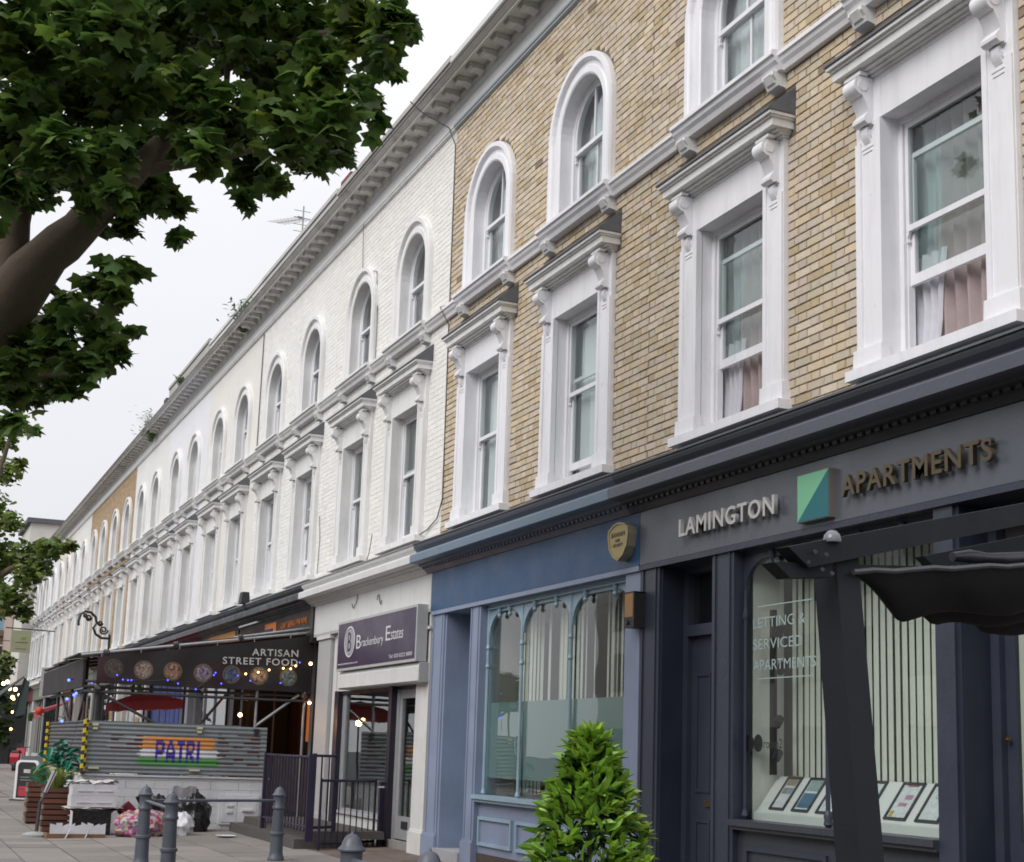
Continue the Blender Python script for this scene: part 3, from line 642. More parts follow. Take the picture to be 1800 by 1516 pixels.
# raised sign letters and logo board: things fixed on the fascia
def letters(root, words, x0, x1, z0, h, m, y=-.20, dep=.035):
    tot = text_mesh('t', words, m, None, h, dep/2, .018, 1.12)
    wd = max(v.co.x for v in tot.vertices); k = (x1-x0)/wd; cur = text_mesh('t', words[0], m, None, h, 0, .018)
    pos = []
    for i in range(len(words)):
        pre = text_mesh('t', words[:i+1], m, None, None, 0, .018, 1.12); g = text_mesh('t', words[i], m, None, None, 0, .018)
        pos.append((max(v.co.x for v in pre.vertices), max(v.co.x for v in g.vertices)))
    W = pos[-1][0]
    for i, ch in enumerate(words):
        a = (pos[i][0]-pos[i][1])/W*(x1-x0); wch = pos[i][1]/W*(x1-x0)
        obj('letter', text_mesh('letter', ch, m, max(wch, .02), h, dep/2, .018), root, (x0+a-root.location.x, y-root.location.y, z0-root.location.z), rot=FACE)
LM1 = mat('bright_reflection_letters', (.55, .54, .52), .35, .05, 8, metal=.3); LM2 = mat('dark_reflection_letters', (.13, .105, .07), .4, .1, 8, metal=.6)  # same metal for both words; pale and dark tones stand for differing reflections
t = thing('sign_lettering', 'raised metal letters, toned pale for their reflection, reading LAMINGTON left of the green square on the dark fascia', 'sign', (-10.2, -.15, 3.23), 'raised words of the apartment agency sign'); letters(t, 'LAMINGTON', -10.94, -9.44, 3.235, .155, LM1)
t = thing('sign_lettering', 'raised metal letters, toned dark for their reflection, reading APARTMENTS right of the green square', 'sign', (-7.8, -.15, 3.23), 'raised words of the apartment agency sign'); letters(t, 'APARTMENTS', -8.57, -6.98, 3.235, .155, LM2)
t = thing('logo_board', 'square green sign split by a diagonal, light green above and teal below', 'sign', (-8.93, -.15, 3.12))
obj('board', MB().box(-.205, .205, -.055, 0, -.005, .365), t, m=mat('bronze_edge', (.2, .17, .15), .5))
obj('light_half', MB().prism([(-.2, 0), (-.2, .36), (.2, .36)], -.059, -.0555), t, m=mat('light_green', srgb(120, 190, 150, .9), .4, .02)); obj('dark_half', MB().prism([(-.2, 0), (.2, .36), (.2, 0)], -.059, -.0555), t, m=mat('teal_green', srgb(20, 112, 120, .8), .4, .02))

# --- blue shop
FASB = paint('blue_fascia_paint', srgb(54, 88, 128, .80), .45, dirt=.3, dirtcol=(.05, .08, .12)); LAV = paint('lavender_blue_paint', srgb(146, 158, 184, .82), .45)
TURQ = paint('pale_turquoise_trim', srgb(158, 184, 200, .86), .4); BANDB = paint('steel_blue_band', srgb(112, 132, 152, .8)); CORB = paint('slate_blue_cornice', srgb(92, 98, 112, .8), dirt=.4, dirtcol=(.07, .07, .07)); BEDB = paint('grey_blue_bed', srgb(98, 104, 124, .8))
B = Shop(H[1], -17.62, -11.95, CORB, BANDB, BEDB)
B.b('fascia', FASB, (-17.45, -11.79, -.15, .1, 3.08, 3.584)); B.b('fascia_soffit', LAV, (-17.45, -11.802, -.148, .95, 3.03, 3.078))
B.pil(-17.43, -17.02, LAV); B.pil(-16.11, -15.79, LAV); B.pil(-12.11, -11.815, LAV, panel=False)
B.b('recess_wall', LAV, (-17.019, -16.97, -.10, .95, 0, 3.03), (-16.16, -16.111, -.10, .95, 0, 3.03))
B.b('door_step', mat('pale_step', (.34, .34, .36), .7, .1, dirt=.4), (-17.02, -16.11, -.18, 1.0, -.05, .13))
B.b('door_frame', TURQ, (-16.97, -16.90, .24, .34, .13, 3.03), (-16.23, -16.16, .24, .34, .13, 3.03), (-16.90, -16.23, .23, .35, 2.25, 2.34))
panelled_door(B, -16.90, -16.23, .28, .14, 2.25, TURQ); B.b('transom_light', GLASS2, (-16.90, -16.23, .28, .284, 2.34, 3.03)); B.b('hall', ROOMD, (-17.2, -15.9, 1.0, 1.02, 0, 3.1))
XW = [-15.789, -14.76, -13.50, -12.111]
B.b('window_frame', TURQ, (-15.789, -15.74, -.03, .05, .82, 3.03), (-12.16, -12.111, -.03, .05, .82, 3.03), (-15.74, -12.16, -.045, .06, 2.985, 3.03), (-15.74, -12.16, -.06, .06, 2.975, 2.985))
for i in range(3):
    a_, b_ = XW[i]+(.05 if i == 0 else .02), XW[i+1]-(.05 if i == 2 else .02)
    arch_head(B, a_, b_, 2.985, .34, -.02, .02, TURQ); B.b('window_pane', GLASS2, (a_, b_, .012, .018, .82, 2.985))
    B.b('frosted_film', glass('frosted_film_%d' % i, (.8, .9, .9), .35, .25, .80, (.25, .37, .375)), (a_, b_, .022, .025, 1.02, 1.88))
    for xx in (a_+.33, b_-.33): B.mb('pendant_drop', TURQ, MB().lathe([(.01, 0), (.03, .03), (.016, .06), (.03, .09), (.02, .15)], 8, (xx, -.035, 2.85)), True)
for xx in XW[1:3]+[XW[0]+.035]:
    B.mb('colonnette', TURQ, MB().tube([(xx, -.02, .82), (xx, -.02, 2.98)], .02, 8).lathe([(.02, 0), (.034, .02), (.02, .07)], 10, (xx, -.02, .82)).lathe([(.02, 0), (.032, .02), (.02, .06)], 10, (xx, -.02, 2.50)).lathe([(.02, 0), (.032, .02), (.02, .06)], 10, (xx, -.02, 2.28)), True)
B.b('sill', TURQ, (-15.789, -12.111, -.17, .05, .775, .82), (-15.789, -12.111, -.14, .05, .74, .775)); B.b('stall_riser', LAV, (-15.789, -12.111, -.06, .1, .16, .74)); B.b('plinth', mat('dark_plinth_brick', (.07, .05, .045), .9, .3, 15, bump=.5), (-15.789, -12.111, -.075, .1, -.05, .16))
for a_ in (-15.74, -14.65, -13.56):
    b_ = a_+.97 if a_ > -15 else a_+.97; b_ = min(b_, -12.16); c_ = .035
    if a_ == -13.56: b_ = -12.4
    B.b('riser_panel', TURQ, (a_, b_, -.09, -.061, .575-c_, .575), (a_, b_, -.09, -.061, .25, .25+c_), (a_, a_+c_, -.09, -.061, .25+c_, .575-c_), (b_-c_, b_, -.09, -.061, .25+c_, .575-c_))
slb = MB().poly([(-.039, .005, 0), (.039, 0, 0), (.039, 0, 2.15), (-.039, .005, 2.15)]).mesh('blind_slat', BL)
for i in range(34):
    x = -15.6+i*.102
    if i % 11 in (0, 1, 9) or R.random() < .08: continue
    obj('blind_slat', slb, B.root, (x-B.cx, .24, .86), rot=(0, 0, R.gauss(-.02, .12)))
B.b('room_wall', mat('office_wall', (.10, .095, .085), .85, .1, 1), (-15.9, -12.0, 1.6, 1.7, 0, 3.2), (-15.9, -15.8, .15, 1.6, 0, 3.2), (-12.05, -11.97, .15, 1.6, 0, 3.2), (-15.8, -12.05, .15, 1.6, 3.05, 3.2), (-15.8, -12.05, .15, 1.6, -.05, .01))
B.b('side_return', mat('office_return', (.5, .5, .46), .8), (-15.787, -15.77, .055, .4, .82, 2.97)); CREAMC = mat('cream_column', (.5, .47, .40), .7); 
for xx in (-15.45, -14.45, -13.2): B.b('inner_pillar', CREAMC, (xx, xx+.16, .30, .4, .8, 3.05))
t = thing('alarm_box', 'gold shield-shaped alarm box on the blue fascia', 'alarm box', (-12.05, -.15, 3.33))
sh = [(-.21, .06), (-.20, .12), (-.1, .17), (0, .185), (.1, .17), (.20, .12), (.21, .06), (.18, -.06), (.11, -.14), (0, -.19), (-.11, -.14), (-.18, -.06)]
GOLD = mat('faded_gold_plastic', srgb(190, 172, 118, .72), .5, .08, 10, dirt=.3)
obj('housing', MB().prism(sh, -.085, 0), t, m=mat('beige_plastic', srgb(170, 165, 145, .7), .5)); mb = MB().prism([(a*.94, b*.94) for a, b in sh], -.092, -.086); obj('front_plate', mb, t, m=GOLD)
mb = MB(); n_ = len(sh)
for k in range(n_):
    p, q = sh[k], sh[(k+1) % n_]; mb.prism([(p[0], p[1]), (q[0], q[1]), (q[0]*.9, q[1]*.9), (p[0]*.9, p[1]*.9)], -.10, -.0925)
obj('rim', mb, t, m=GOLD)
BV = mat('brown_print', (.09, .07, .04), .6)
obj('lettering', text_mesh('lettering', 'BANHAM', BV, .27, .045, .001), t, (-.135, -.095, .045), rot=FACE); obj('lettering', text_mesh('lettering', '24HR', BV, .10, .03, .001), t, (-.06, -.095, -.005), rot=FACE); obj('lettering', text_mesh('lettering', 'SECURITY', BV, .2, .03, .001), t, (-.10, -.095, -.05), rot=FACE)
t = thing('wall_light', 'amber and black box light on the pilaster between the blue and dark shops', 'light', (-11.81, -.12, 2.49))
obj('amber_panel', MB().box(-.085, .075, -.12, 0, .10, .32), t, m=mat('amber_panel', srgb(180, 130, 70, .7), .4, .05)); obj('casing', MB().box(.076, .10, -.12, 0, 0, .33).box(-.085, .076, -.12, 0, 0, .098).box(-.087, .10, -.122, 0, .321, .335), t, m=IRON)
obj('lens', MB().tube([(-.02, -.12, .05), (-.02, -.135, .05)], .025, 12), t, m=IRON)

# --- estate agent (white)
WC = mat('off_white_shop_paint', (.62, .62, .61), .5, .06, 3, bump=.1, dirt=.3, dirtcol=(.33, .33, .31), dscale=1.3, streak=True); WG = mat('grey_paint_and_shade', (.40, .40, .40), .6, .06, 2, dirt=.2)
C = Shop(H[2], -23.20, -17.62, WC, WC, WC, lead=mat('pale_lead', (.30, .30, .30), .6, .2))
C.b('fascia', WC, (-23.05, -17.47, -.15, .1, 3.12, 3.584)); C.b('fascia_soffit', WG, (-23.05, -17.47, -.148, .3, 3.08, 3.119))
C.pil(-22.83, -22.12, WG, panel=False, zt=3.08); C.pil(-17.98, -17.5, WC, panel=False, zt=3.08)  # left pilaster coloured grey to paint in the shadow on it
C.b('capital', WC, (-22.86, -22.09, -.15, .1, 3.02, 3.08)); C.b('capital', WC, (-18.0, -17.47, -.15, .1, 2.86, 2.90))
C.b('white_frame', WC, (-22.10, -21.90, -.06, .1, 0, 3.08), (-22.10, -17.98, -.04, .1, 2.17, 3.08))
DP = paint('dark_purple_steel', srgb(38, 32, 50, .6), .45)
C.b('shutter_guide', DP, (-21.89, -21.68, -.08, .05, 0, 2.17)); C.b('shutter_guide', DP, (-19.16, -19.02, -.10, .05, 0, 2.17)); C.b('shutter_guide', DP, (-18.08, -18.0, -.06, .05, 0, 2.20))
C.b('window_head', DP, (-21.68, -18.08, -.03, .05, 2.12, 2.17))
ALU = mat('aluminium_frame', (.42, .43, .45), .4, .05, 10, metal=.4)
C.b('window_frame', ALU, (-21.68, -21.50, -.0, .06, .36, 2.12), (-21.50, -19.16, -.01, .06, .33, .41), (-19.24, -19.16, 0, .06, .41, 2.12)); C.b('window_pane', GLASS2, (-21.50, -19.24, .02, .026, .41, 2.12))
C.b('stall_riser', WC, (-21.68, -19.16, -.02, .1, -.05, .33)); C.b('sill', WG, (-21.68, -19.16, -.06, -.02, .33, .37))
C.b('door_frame', ALU, (-19.02, -18.93, -.02, .06, .1, 2.12), (-18.16, -18.08, -.02, .06, .1, 2.12))
C.b('door', ALU, (-18.93, -18.84, 0, .05, .12, 2.12), (-18.25, -18.16, 0, .05, .12, 2.12), (-18.84, -18.25, 0, .05, 2.0, 2.12), (-18.84, -18.25, 0, .05, .12, .42)); C.b('door_glass', GLASS2, (-18.84, -18.25, .02, .026, .42, 2.0))
C.b('letter_box', IRON, (-18.66, -18.42, -.012, 0, .26, .36)); C.b('threshold', KERB, (-19.02, -18.08, -.08, .1, -.05, .10))
C.b('room_wall', mat('agent_wall', (.10, .12, .115), .9, .15, 1), (-21.9, -18.0, 1.8, 1.9, 0, 3), (-22.0, -21.9, .1, 1.9, 0, 3), (-18.0, -17.95, .1, 1.9, 0, 3), (-21.9, -18.0, .1, 1.8, 2.4, 2.5), (-21.9, -18.0, .1, 1.8, -.05, 0)); C.b('desk', WC, (-21.2, -19.6, 1.1, 1.5, .3, .75))
mb = MB().tube([(-20.95+.0, -.16, 3.47)]+[(-20.95+.05*k, -.165, 3.47-.06*sin(k*.9)-.01*k+(.004*k*k if k > 5 else 0)) for k in range(1, 18)], .006, 5); C.mb('loose_wire', IRON, mb); mb = MB().tube([(-19.7+.22*k/6, -.165, 3.42+.08*sin(k)) for k in range(7)], .006, 5); C.mb('loose_wire', IRON, mb)
PUR = mat('purple_sign_face', srgb(74, 58, 86, .66), .35, .05, 2, bump=.05); STL = mat('pale_steel_box', (.42, .43, .43), .45, .06, 4, dirt=.3)
t = thing('fascia_sign', 'purple box sign reading Brackenbury Estates over the white estate agent', 'sign', (-19.35, -.15, 2.47))
obj('sign_box', MB().box(-1.80, 1.80, -.145, 0, -.03, .71), t, m=STL); obj('sign_face', MB().box(-1.75, 1.75, -.150, -.146, .01, .675), t, m=PUR)
SW = mat('sign_white_print', (.60, .60, .62), .5, .02)
mb = MB(); 
for k in range(36):
    a, b = 2*pi*k/36, 2*pi*(k+1)/36; mb.prism([(.26*cos(a), .23*sin(a)), (.26*cos(b), .23*sin(b)), (.235*cos(b), .205*sin(b)), (.235*cos(a), .205*sin(a))], -.157, -.151)
for v in range(len(mb.v)): mb.v[v] = (mb.v[v][0]-1.14, mb.v[v][1], mb.v[v][2]+.385)
obj('oval_ring', mb, t, m=SW); obj('oval_field', MB().prism([(-1.14+.22*cos(2*pi*k/32), .385+.19*sin(2*pi*k/32)) for k in range(32)], -.155, -.151), t, m=mat('sign_grey_print', (.32, .32, .34), .5))
obj('monogram', text_mesh('monogram', 'B', mat('sign_dark_print', (.05, .03, .07), .5), .17, .28, .001), t, (-1.22, -.158, .245), rot=FACE)
for s_, x_, w_, z_, h_ in (('B', -.80, .22, .26, .20), ('rackenbury', -.55, 1.0, .245, .155), ('E', .55, .20, .30, .20), ('states', .78, .50, .30, .13), ('www.brackenburyestates.co.uk', -1.70, 1.0, .045, .04), ('Tel: 020 8222 8000', .72, .95, .05, .05)):
    obj('lettering', text_mesh('lettering', s_, SW, w_, h_, .001), t, (x_, -.153, z_), rot=FACE)
t = thing('shutter_housing', 'white roller shutter box under the purple estate agent sign', 'shutter box', (-19.35, -.05, 2.17)); obj('housing', MB().prof_x([(0, .26), (-.18, .26), (-.21, .20), (-.21, .02), (-.18, 0), (0, 0)], -1.78, 1.83), t, m=WC); obj('end_plate', MB().box(1.831, 1.84, -.205, 0, .005, .255), t, m=WG)

# --- restaurant (behind the terrace) and the further shops
CHR = paint('restaurant_charcoal', srgb(70, 72, 78, .8), .5, dirt=.3); DKB = mat('dark_brown_board', srgb(74, 56, 48, .6), .6, .15, 3); GRB = paint('greenish_black', srgb(44, 50, 54, .8)); ORP = mat('orange_print', srgb(214, 120, 40, .8), .5); BLP = mat('navy_print', srgb(36, 44, 110, .7), .5); OCH = mat('ochre_board', srgb(210, 150, 70, .75), .6, .08)
WOODG = mat('warm_stained_wood', srgb(120, 70, 40, .55), .5, .3, 5, bump=.2)
D_ = Shop(H[3], -28.75, -23.2, CHR, GRB, GRB, lead=mat('pale_lead', None))
D_.b('fascia', DKB, (-28.6, -23.22, -.15, .1, 3.0, 3.584)); D_.b('fascia_end', IRON, (-23.22, -23.06, -.18, .1, 3.0, 3.65))
obj('fascia_lettering', text_mesh('fascia_lettering', 'CRAFT BEERS & FINE WINE', ORP, 1.75, .10, .004), D_.root, (-25.25-D_.cx, -.16, 3.36), rot=FACE)
obj('fascia_lettering', text_mesh('fascia_lettering', 'STREET FOOD BAR', ORP, 1.5, .10, .004), D_.root, (-28.35-D_.cx, -.16, 3.30), rot=FACE)
D_.b('fascia_emblem', BLP, (-26.45, -25.85, -.165, -.15, 3.20, 3.42)); D_.b('fascia_emblem', ORP, (-26.45, -25.6, -.168, -.15, 3.42, 3.52), (-25.8, -25.6, -.168, -.15, 3.33, 3.42)); D_.b('fascia_emblem', WC, (-25.8, -25.6, -.167, -.15, 3.16, 3.329)); D_.b('strip_light', ALU, (-27.8, -26.3, -.36, -.32, 3.54, 3.57))
D_.b('corner_post', GRB, (-23.4, -23.22, -.05, .2, 0, 3.0), (-28.6, -28.4, -.05, .2, 0, 3.0))
x = -28.3
while x < -23.6:
    D_.b('wood_panel', WOODG, (x, x+.17, .9+R.uniform(-.01, .01), .94, .2, 3.0)); x += .18
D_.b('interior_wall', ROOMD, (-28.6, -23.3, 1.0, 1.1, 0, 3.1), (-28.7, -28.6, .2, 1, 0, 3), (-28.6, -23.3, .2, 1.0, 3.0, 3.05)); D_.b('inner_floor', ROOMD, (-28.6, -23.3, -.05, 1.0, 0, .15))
D_.b('bar_counter', WOODG, (-27.5, -24.6, .3, .7, .15, 1.1))
D_.b('orange_glow_panel', glow('orange_glow', (1, .30, .06), .25), (-26.9, -26.6, .86, .895, 1.4, 2.2))  # emissive panel added for the orange glow on the wood inside
def plain_shop(h, x0, x1, mc, mf, mp, items, door=ROOMD):
    s = Shop(h, x0, x1, mc, mc, mc); s.b('fascia', mf, (x0+.02, x1-.02, -.15, .1, 3.05, 3.584)); s.pil(x0+.15, x0+.45, mp, panel=False); s.pil(x1-.45, x1-.15, mp, panel=False)
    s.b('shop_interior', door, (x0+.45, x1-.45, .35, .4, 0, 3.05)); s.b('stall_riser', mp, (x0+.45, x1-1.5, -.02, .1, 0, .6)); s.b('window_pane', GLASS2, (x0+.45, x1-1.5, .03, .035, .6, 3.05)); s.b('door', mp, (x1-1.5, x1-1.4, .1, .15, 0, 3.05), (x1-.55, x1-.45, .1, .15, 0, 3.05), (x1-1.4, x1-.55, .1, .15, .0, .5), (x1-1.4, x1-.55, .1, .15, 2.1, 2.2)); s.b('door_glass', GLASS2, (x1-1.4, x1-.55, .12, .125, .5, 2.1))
    for i in range(3): xx = x0+.6+i*(x1-x0-2.2)/3; s.b('glazing_bar', mp, (xx, xx+.05, .0, .05, .6, 3.05))
    for nm, m_, b_ in items: s.b(nm, m_, b_)
    return s
E_ = plain_shop(H[4], -34.2, -28.75, CHR, CHR, mat('grey_shop_paint', srgb(140, 140, 148, .75), .5), [('sign_board', OCH, (-31.6, -28.95, -.17, -.15, 3.33, 3.58)), ('sign_board', mat('pale_cyan_board', srgb(190, 214, 214, .8), .5), (-31.6, -28.95, -.17, -.15, 3.06, 3.325))])
BLU = mat('cobalt_boards', srgb(34, 60, 140, .7), .55, .12, 4)
F_ = plain_shop(H[5], -39.75, -34.2, GRB, IRON, GRB, [])
x = -39.4
while x < -34.6: F_.b('blue_board', BLU, (x, x+.28, -.04+R.uniform(-.01, .01), .0, 0, 2.9)); x += .30
LIT = glow('lit_shop_interior', (1, .72, .4), .5)
for k in range(6, 13):
    hx = spec[k]; plain_shop(H[k], hx[1], hx[2], [GRB, CHR, SOOT][k % 3], [mat('fascia_brick_red', srgb(120, 40, 40, .6), .6), CHR, mat('fascia_sage', srgb(120, 130, 110, .7), .6)][k % 3], [WC, GRB, WG][k % 3], [('lit_panel', LIT, (hx[1]+1, hx[1]+1.8, .33, .345, 1.0, 2.4))])
# ---------------------------------------------------------------- layout helpers: meet a viewing ray with a real plane of the place
def ray(u, v): return (at(u, v, 1)-CAM)
def on(u, v, x=None, y=None, z=None):
    d = ray(u, v); t = (x-CAM.x)/d.x if x is not None else (y-CAM.y)/d.y if y is not None else (z-CAM.z)/d.z
    return CAM+d*t
def blob(r, seed, sx=1, sy=1, sz=1, amp=.25, fr=2.5, n=20, flat=True):
    mb = MB(); m = n//2
    for i in range(m+1):
        for j in range(n):
            t, p = pi*i/m, 2*pi*j/n; d = Vector((sin(t)*cos(p), sin(t)*sin(p), cos(t)))
            k = 1+amp*noise.noise(d*fr+Vector((seed*3.1, seed, 0)))+amp*.35*abs(noise.noise(d*fr*3.3+Vector((seed, 0, seed))))
            q = d*r*k; z = q.z*sz
            if flat: z = max(z, -.62*r*sz)
            mb.v.append((q.x*sx, q.y*sy, z+(.62*r*sz if flat else 0)))
    for i in range(m):
        for j in range(n): a = i*n+j; b = i*n+(j+1) % n; mb.f.append((a, a+n, b+n, b))
    return mb
PLA = mat('black_bin_bag', (.012, .012, .014), .25, .3, 20, bump=.6, bscale=18); GALV = mat('galvanised_pipe', (.36, .37, .38), .4, .15, 12, metal=.5, dirt=.4, dirtcol=(.14, .12, .1)); DPIPE = mat('dark_pipe', (.07, .065, .07), .5, .2, 9, metal=.3, dirt=.3)
RUSTP = mat('red_brown_pipe', (.07, .03, .028), .6, .2, 10)
# --- low white wall of the food terrace
TX = -23.3; LWW = mat('white_masonry_paint', (.64, .645, .67), .6, .05, 5, bump=.3, bscale=20, dirt=.4, dirtcol=(.32, .31, .28), dscale=2.2)
t = thing('low_wall', 'low white painted block wall under the corrugated metal sheeting', 'wall', (TX, -2.2, -.08))
obj('wall_core', MB().box(-.2, -.012, -1.43, 1.48, 0, .83), t, m=LWW)
z = 0; r_ = 0
while z < .80:
    y = -1.43-(.22 if r_ % 2 else 0)
    while y < 1.47:
        a, b = max(y, -1.43), min(y+.44, 1.48)
        if b-a > .03: obj('block', MB().box(-.012, R.uniform(0, .0012), a+.0015, b-.0015, z+.0015, min(z+.128, .84)), t, m=LWW)
        y += .444
    z += .131; r_ += 1
obj('coping', MB().box(-.23, .03, -1.46, 1.5, .835, .86), t, m=LWW)
mb = MB().box(.004, .03, .72, 1.36, .12, .58); obj('meter_cupboard', mb, t, m=LWW)
for b_ in ((.03, .037, .76, 1.0, .16, .54), (.03, .037, 1.03, 1.32, .16, .54), (.037, .055, .84, .93, .30, .34), (.037, .055, .84, .93, .40, .43), (.037, .07, 1.08, 1.26, .33, .36)): obj('cupboard_door' if b_[1] < .04 else 'cupboard_latch', MB().box(*b_), t, m=LWW)
t = thing('low_wall', 'low white wall on the street side of the food terrace running away from the hazard post', 'wall', (-26.1, -3.66, -.08)); obj('wall_core', MB().box(-2.8, 2.59, -.02, .15, 0, .84), t, m=LWW); obj('coping', MB().box(-2.85, 2.585, -.04, .2, .841, .87), t, m=mat('yellowed_coping', (.50, .46, .26), .7, .2))
# --- corrugated sheeting with the painted tricolour and PATRI
FONT = {'P': ['1111110', '1111111', '1100011', '1100011', '1111111', '1111110', '1100000', '1100000', '1100000'], 'A': ['0011100', '0011100', '0110110', '0110110', '1100011', '1111111', '1111111', '1100011', '1100011'], 'T': ['1111111', '1111111', '0011100', '0011100', '0011100', '0011100', '0011100', '0011100', '0011100'], 'R': ['1111110', '1111111', '1100011', '1100011', '1111110', '1111100', '1101110', '1100111', '1100011'], 'I': ['111']*9}
LET = []; _y = -2.55
for ch, w_ in (('P', .16), ('A', .165), ('T', .14), ('R', .16), ('I', .075)): LET.append((ch, _y, w_-.02)); _y += w_+.005
def sheet_col(y, z):
    n1 = noise.noise(Vector((y*1.2, z*9, 3))); n2 = noise.noise(Vector((y*6, z*30, 7))); g = .215+.05*n1+.02*n2
    c = (g*.93, g*1.03, g*1.08)
    def edge(a, b, k): return a+.07*noise.noise(Vector((z*40, k, 0))), b+.10*noise.noise(Vector((z*55, k+5, 1)))
    for (za, zb, ya, yb, cc, k) in ((1.195, 1.385, -2.80, -1.62, (.62, .26, .07), 1), (1.055, 1.20, -2.80, -1.55, (.62, .62, .66), 2), (.93, 1.06, -2.82, -1.55, (.07, .25, .06), 3)):
        a, b = edge(ya, yb, k)
        if za < z < zb and a < y < b: c = cc
    wr = .5+.5*sin(z*2*pi/.0667)
    if (-3.25 < y < -2.75 and 1.16 < z < 1.42 or -1.58 < y < -.88 and .95 < z < 1.45) and wr < .42:
        k = noise.noise(Vector((y*3.5, round(z/.0667)*1.7, 2)))
        if k > -.05: c = (.085, .022, .022)
    if -3.3 < y < -2.6 and 1.2 < z < 1.4 and wr > .8 and noise.noise(Vector((y*2, z*20, 9))) > -.1: c = (.40, .38, .38)
    for ch, y0, w_ in LET:
        if y0 <= y <= y0+w_ and .985 <= z <= 1.335:
            g_ = FONT[ch]; cx_ = min(len(g_[0])-1, int((y-y0)/w_*len(g_[0]))); ry = min(8, int((1.335-z)/.35*9))
            if g_[ry][cx_] == '1': c = (.055, .035, .30)
    return c
CORR = mat('corrugated_metal', (0, 0, 0), .45, .1, 14, attr='tint', dirt=.25, dirtcol=(.12, .10, .09), bump=.1, metal=.15)
t = thing('corrugated_fence', 'corrugated metal sheeting painted with PATRI on an orange, white and green stripe', 'fence', (TX+.03, -2.2, .80))
def corr(y0, y1, z0, z1, off, nm, parent, colf, ys=.012):
    mb = MB(); mb.c = []; ny = max(2, int((y1-y0)/ys)); nz = int((z1-z0)/.0105)
    for i in range(ny+1):
        for j in range(nz+1):
            y, z = y0+(y1-y0)*i/ny, z0+(z1-z0)*j/nz; mb.v.append((off+.0065*sin(z*2*pi/.0667), y+2.2, z-.80)); mb.c.append(colf(y, z))
    for i in range(ny):
        for j in range(nz): k = i*(nz+1)+j; mb.f.append((k, k+nz+1, k+nz+2, k+1))
    return obj(nm, mb, parent, m=CORR, smooth=True)
corr(-3.60, -1.22, .80, 1.60, 0, 'corrugated_sheet', t, sheet_col); corr(-1.26, -.78, .80, 1.585, .012, 'corrugated_sheet', t, sheet_col)
BRACK = mat('cream_bracket', (.55, .50, .34), .6)
for yy in (-3.50, -1.88, -.96): obj('clamp_bracket', MB().box(.012, .04, yy+2.2-.045, yy+2.2+.045, .72, .76).box(.012, .035, yy+2.2-.035, yy+2.2+.035, .66, .70), t, m=BRACK if yy < -1 else IRON)
for yy in (-3.48, -1.92): obj('foot_bracket', MB().box(.012, .05, yy+2.2-.08, yy+2.2+.08, .06, .09), t, m=BRACK)
t2 = thing('corrugated_fence', 'dark corrugated sheeting along the street side of the food terrace', 'fence', (-26.1, -3.62, .80))
mb = MB(); mb.c = []; ny, nz = 12, 76
for i in range(ny+1):
    for j in range(nz+1): z = .8*j/nz; mb.v.append((-2.75+5.45*i/ny, .010*sin(z*2*pi/.0667), z)); mb.c.append((.03, .034, .038))
for i in range(ny):
    for j in range(nz): k = i*(nz+1)+j; mb.f.append((k, k+nz+1, k+nz+2, k+1))
obj('corrugated_sheet', mb, t2, m=CORR, smooth=True)
# --- hazard posts
YB = mat('hazard_yellow', (.55, .42, .03), .6, .15); 
for (x, lab) in ((-23.24, 'near corner post of the terrace wrapped in yellow and black tape'), (-28.9, 'far corner post of the terrace wrapped in yellow and black tape')):
    t = thing('hazard_post', lab, 'post', (x, -3.64, .78), 'posts wrapped in hazard tape'); obj('post', MB().tube([(0, 0, 0), (0, 0, .83)], .035, 10), t, m=IRON)
    for k in range(6):
        mb = MB(); z0 = .04+k*.135
        for j in range(9):
            a = 2*pi*j/8; mb.v += [(.042*cos(a), .042*sin(a), z0+.05*j/8), (.046*cos(a), .046*sin(a), z0+.07+.05*j/8)]
        for j in range(8): mb.f.append((2*j, 2*j+2, 2*j+3, 2*j+1))
        obj('tape_band', mb, t, m=YB)
# --- scaffold shelter
t = thing('scaffold_shelter', 'scaffold pole shelter with a dark lean-to roof over the food terrace', 'shelter', (TX, -1.9, -.05)); o3 = Vector(t.location)
def pole(p, q, m=DPIPE, r=.024, name='scaffold_pole'): obj(name, MB().tube([Vector(p)-o3, Vector(q)-o3], r, 10), t, m=m, smooth=True)
pole((TX, -3.51, .80), (TX, -3.51, 2.66)); pole((TX, -1.87, 1.55), (TX, -1.87, 2.2)); pole((TX, -.98, 1.55), (TX, -.98, 2.2), GALV); pole((TX, -.18, 0), (TX, -.18, 3.1), GALV)
pole((TX+.05, -3.80, 2.60), (TX+.05, .02, 3.20), GALV); pole((TX-.05, -1.4, 3.02), (TX-.05, .1, 3.30), GALV)
for zz, xx in ((2.20, .05), (2.12, -.04), (2.04, .03)): pole((TX+xx, -3.7, zz), (TX+xx, -.1, zz), DPIPE)
pole((TX, -3.51, 2.05), (TX, -2.35, 1.47)); pole((TX, -.28, 2.14), (TX, -.98, 1.60), GALV); pole((TX-.3, -1.42, 2.1), (TX-.3, -1.9, 1.5), DPIPE)
for xx in (-24.17, -26.0): pole((xx, -3.58, .8), (xx, -3.58, 2.62), RUSTP)
for xx in (-25.0, -28.85): pole((xx, -3.50, .8), (xx, -3.50, 2.62), DPIPE)
pole((-24.0, -3.6, 2.05), (-25.6, -3.6, .9)); pole((-27.3, -3.6, 2.05), (-25.4, -3.6, 1.35)); pole((-29.2, -3.62, 2.08), (TX, -3.62, 2.08)); pole((-29.2, -3.72, 2.55), (TX, -3.72, 2.55))
for xx in (-25, -27, -28.9): pole((xx, -3.8, 2.58), (xx, -.2, 3.15)); pole((xx, -.25, 0), (xx, -.25, 3.1))
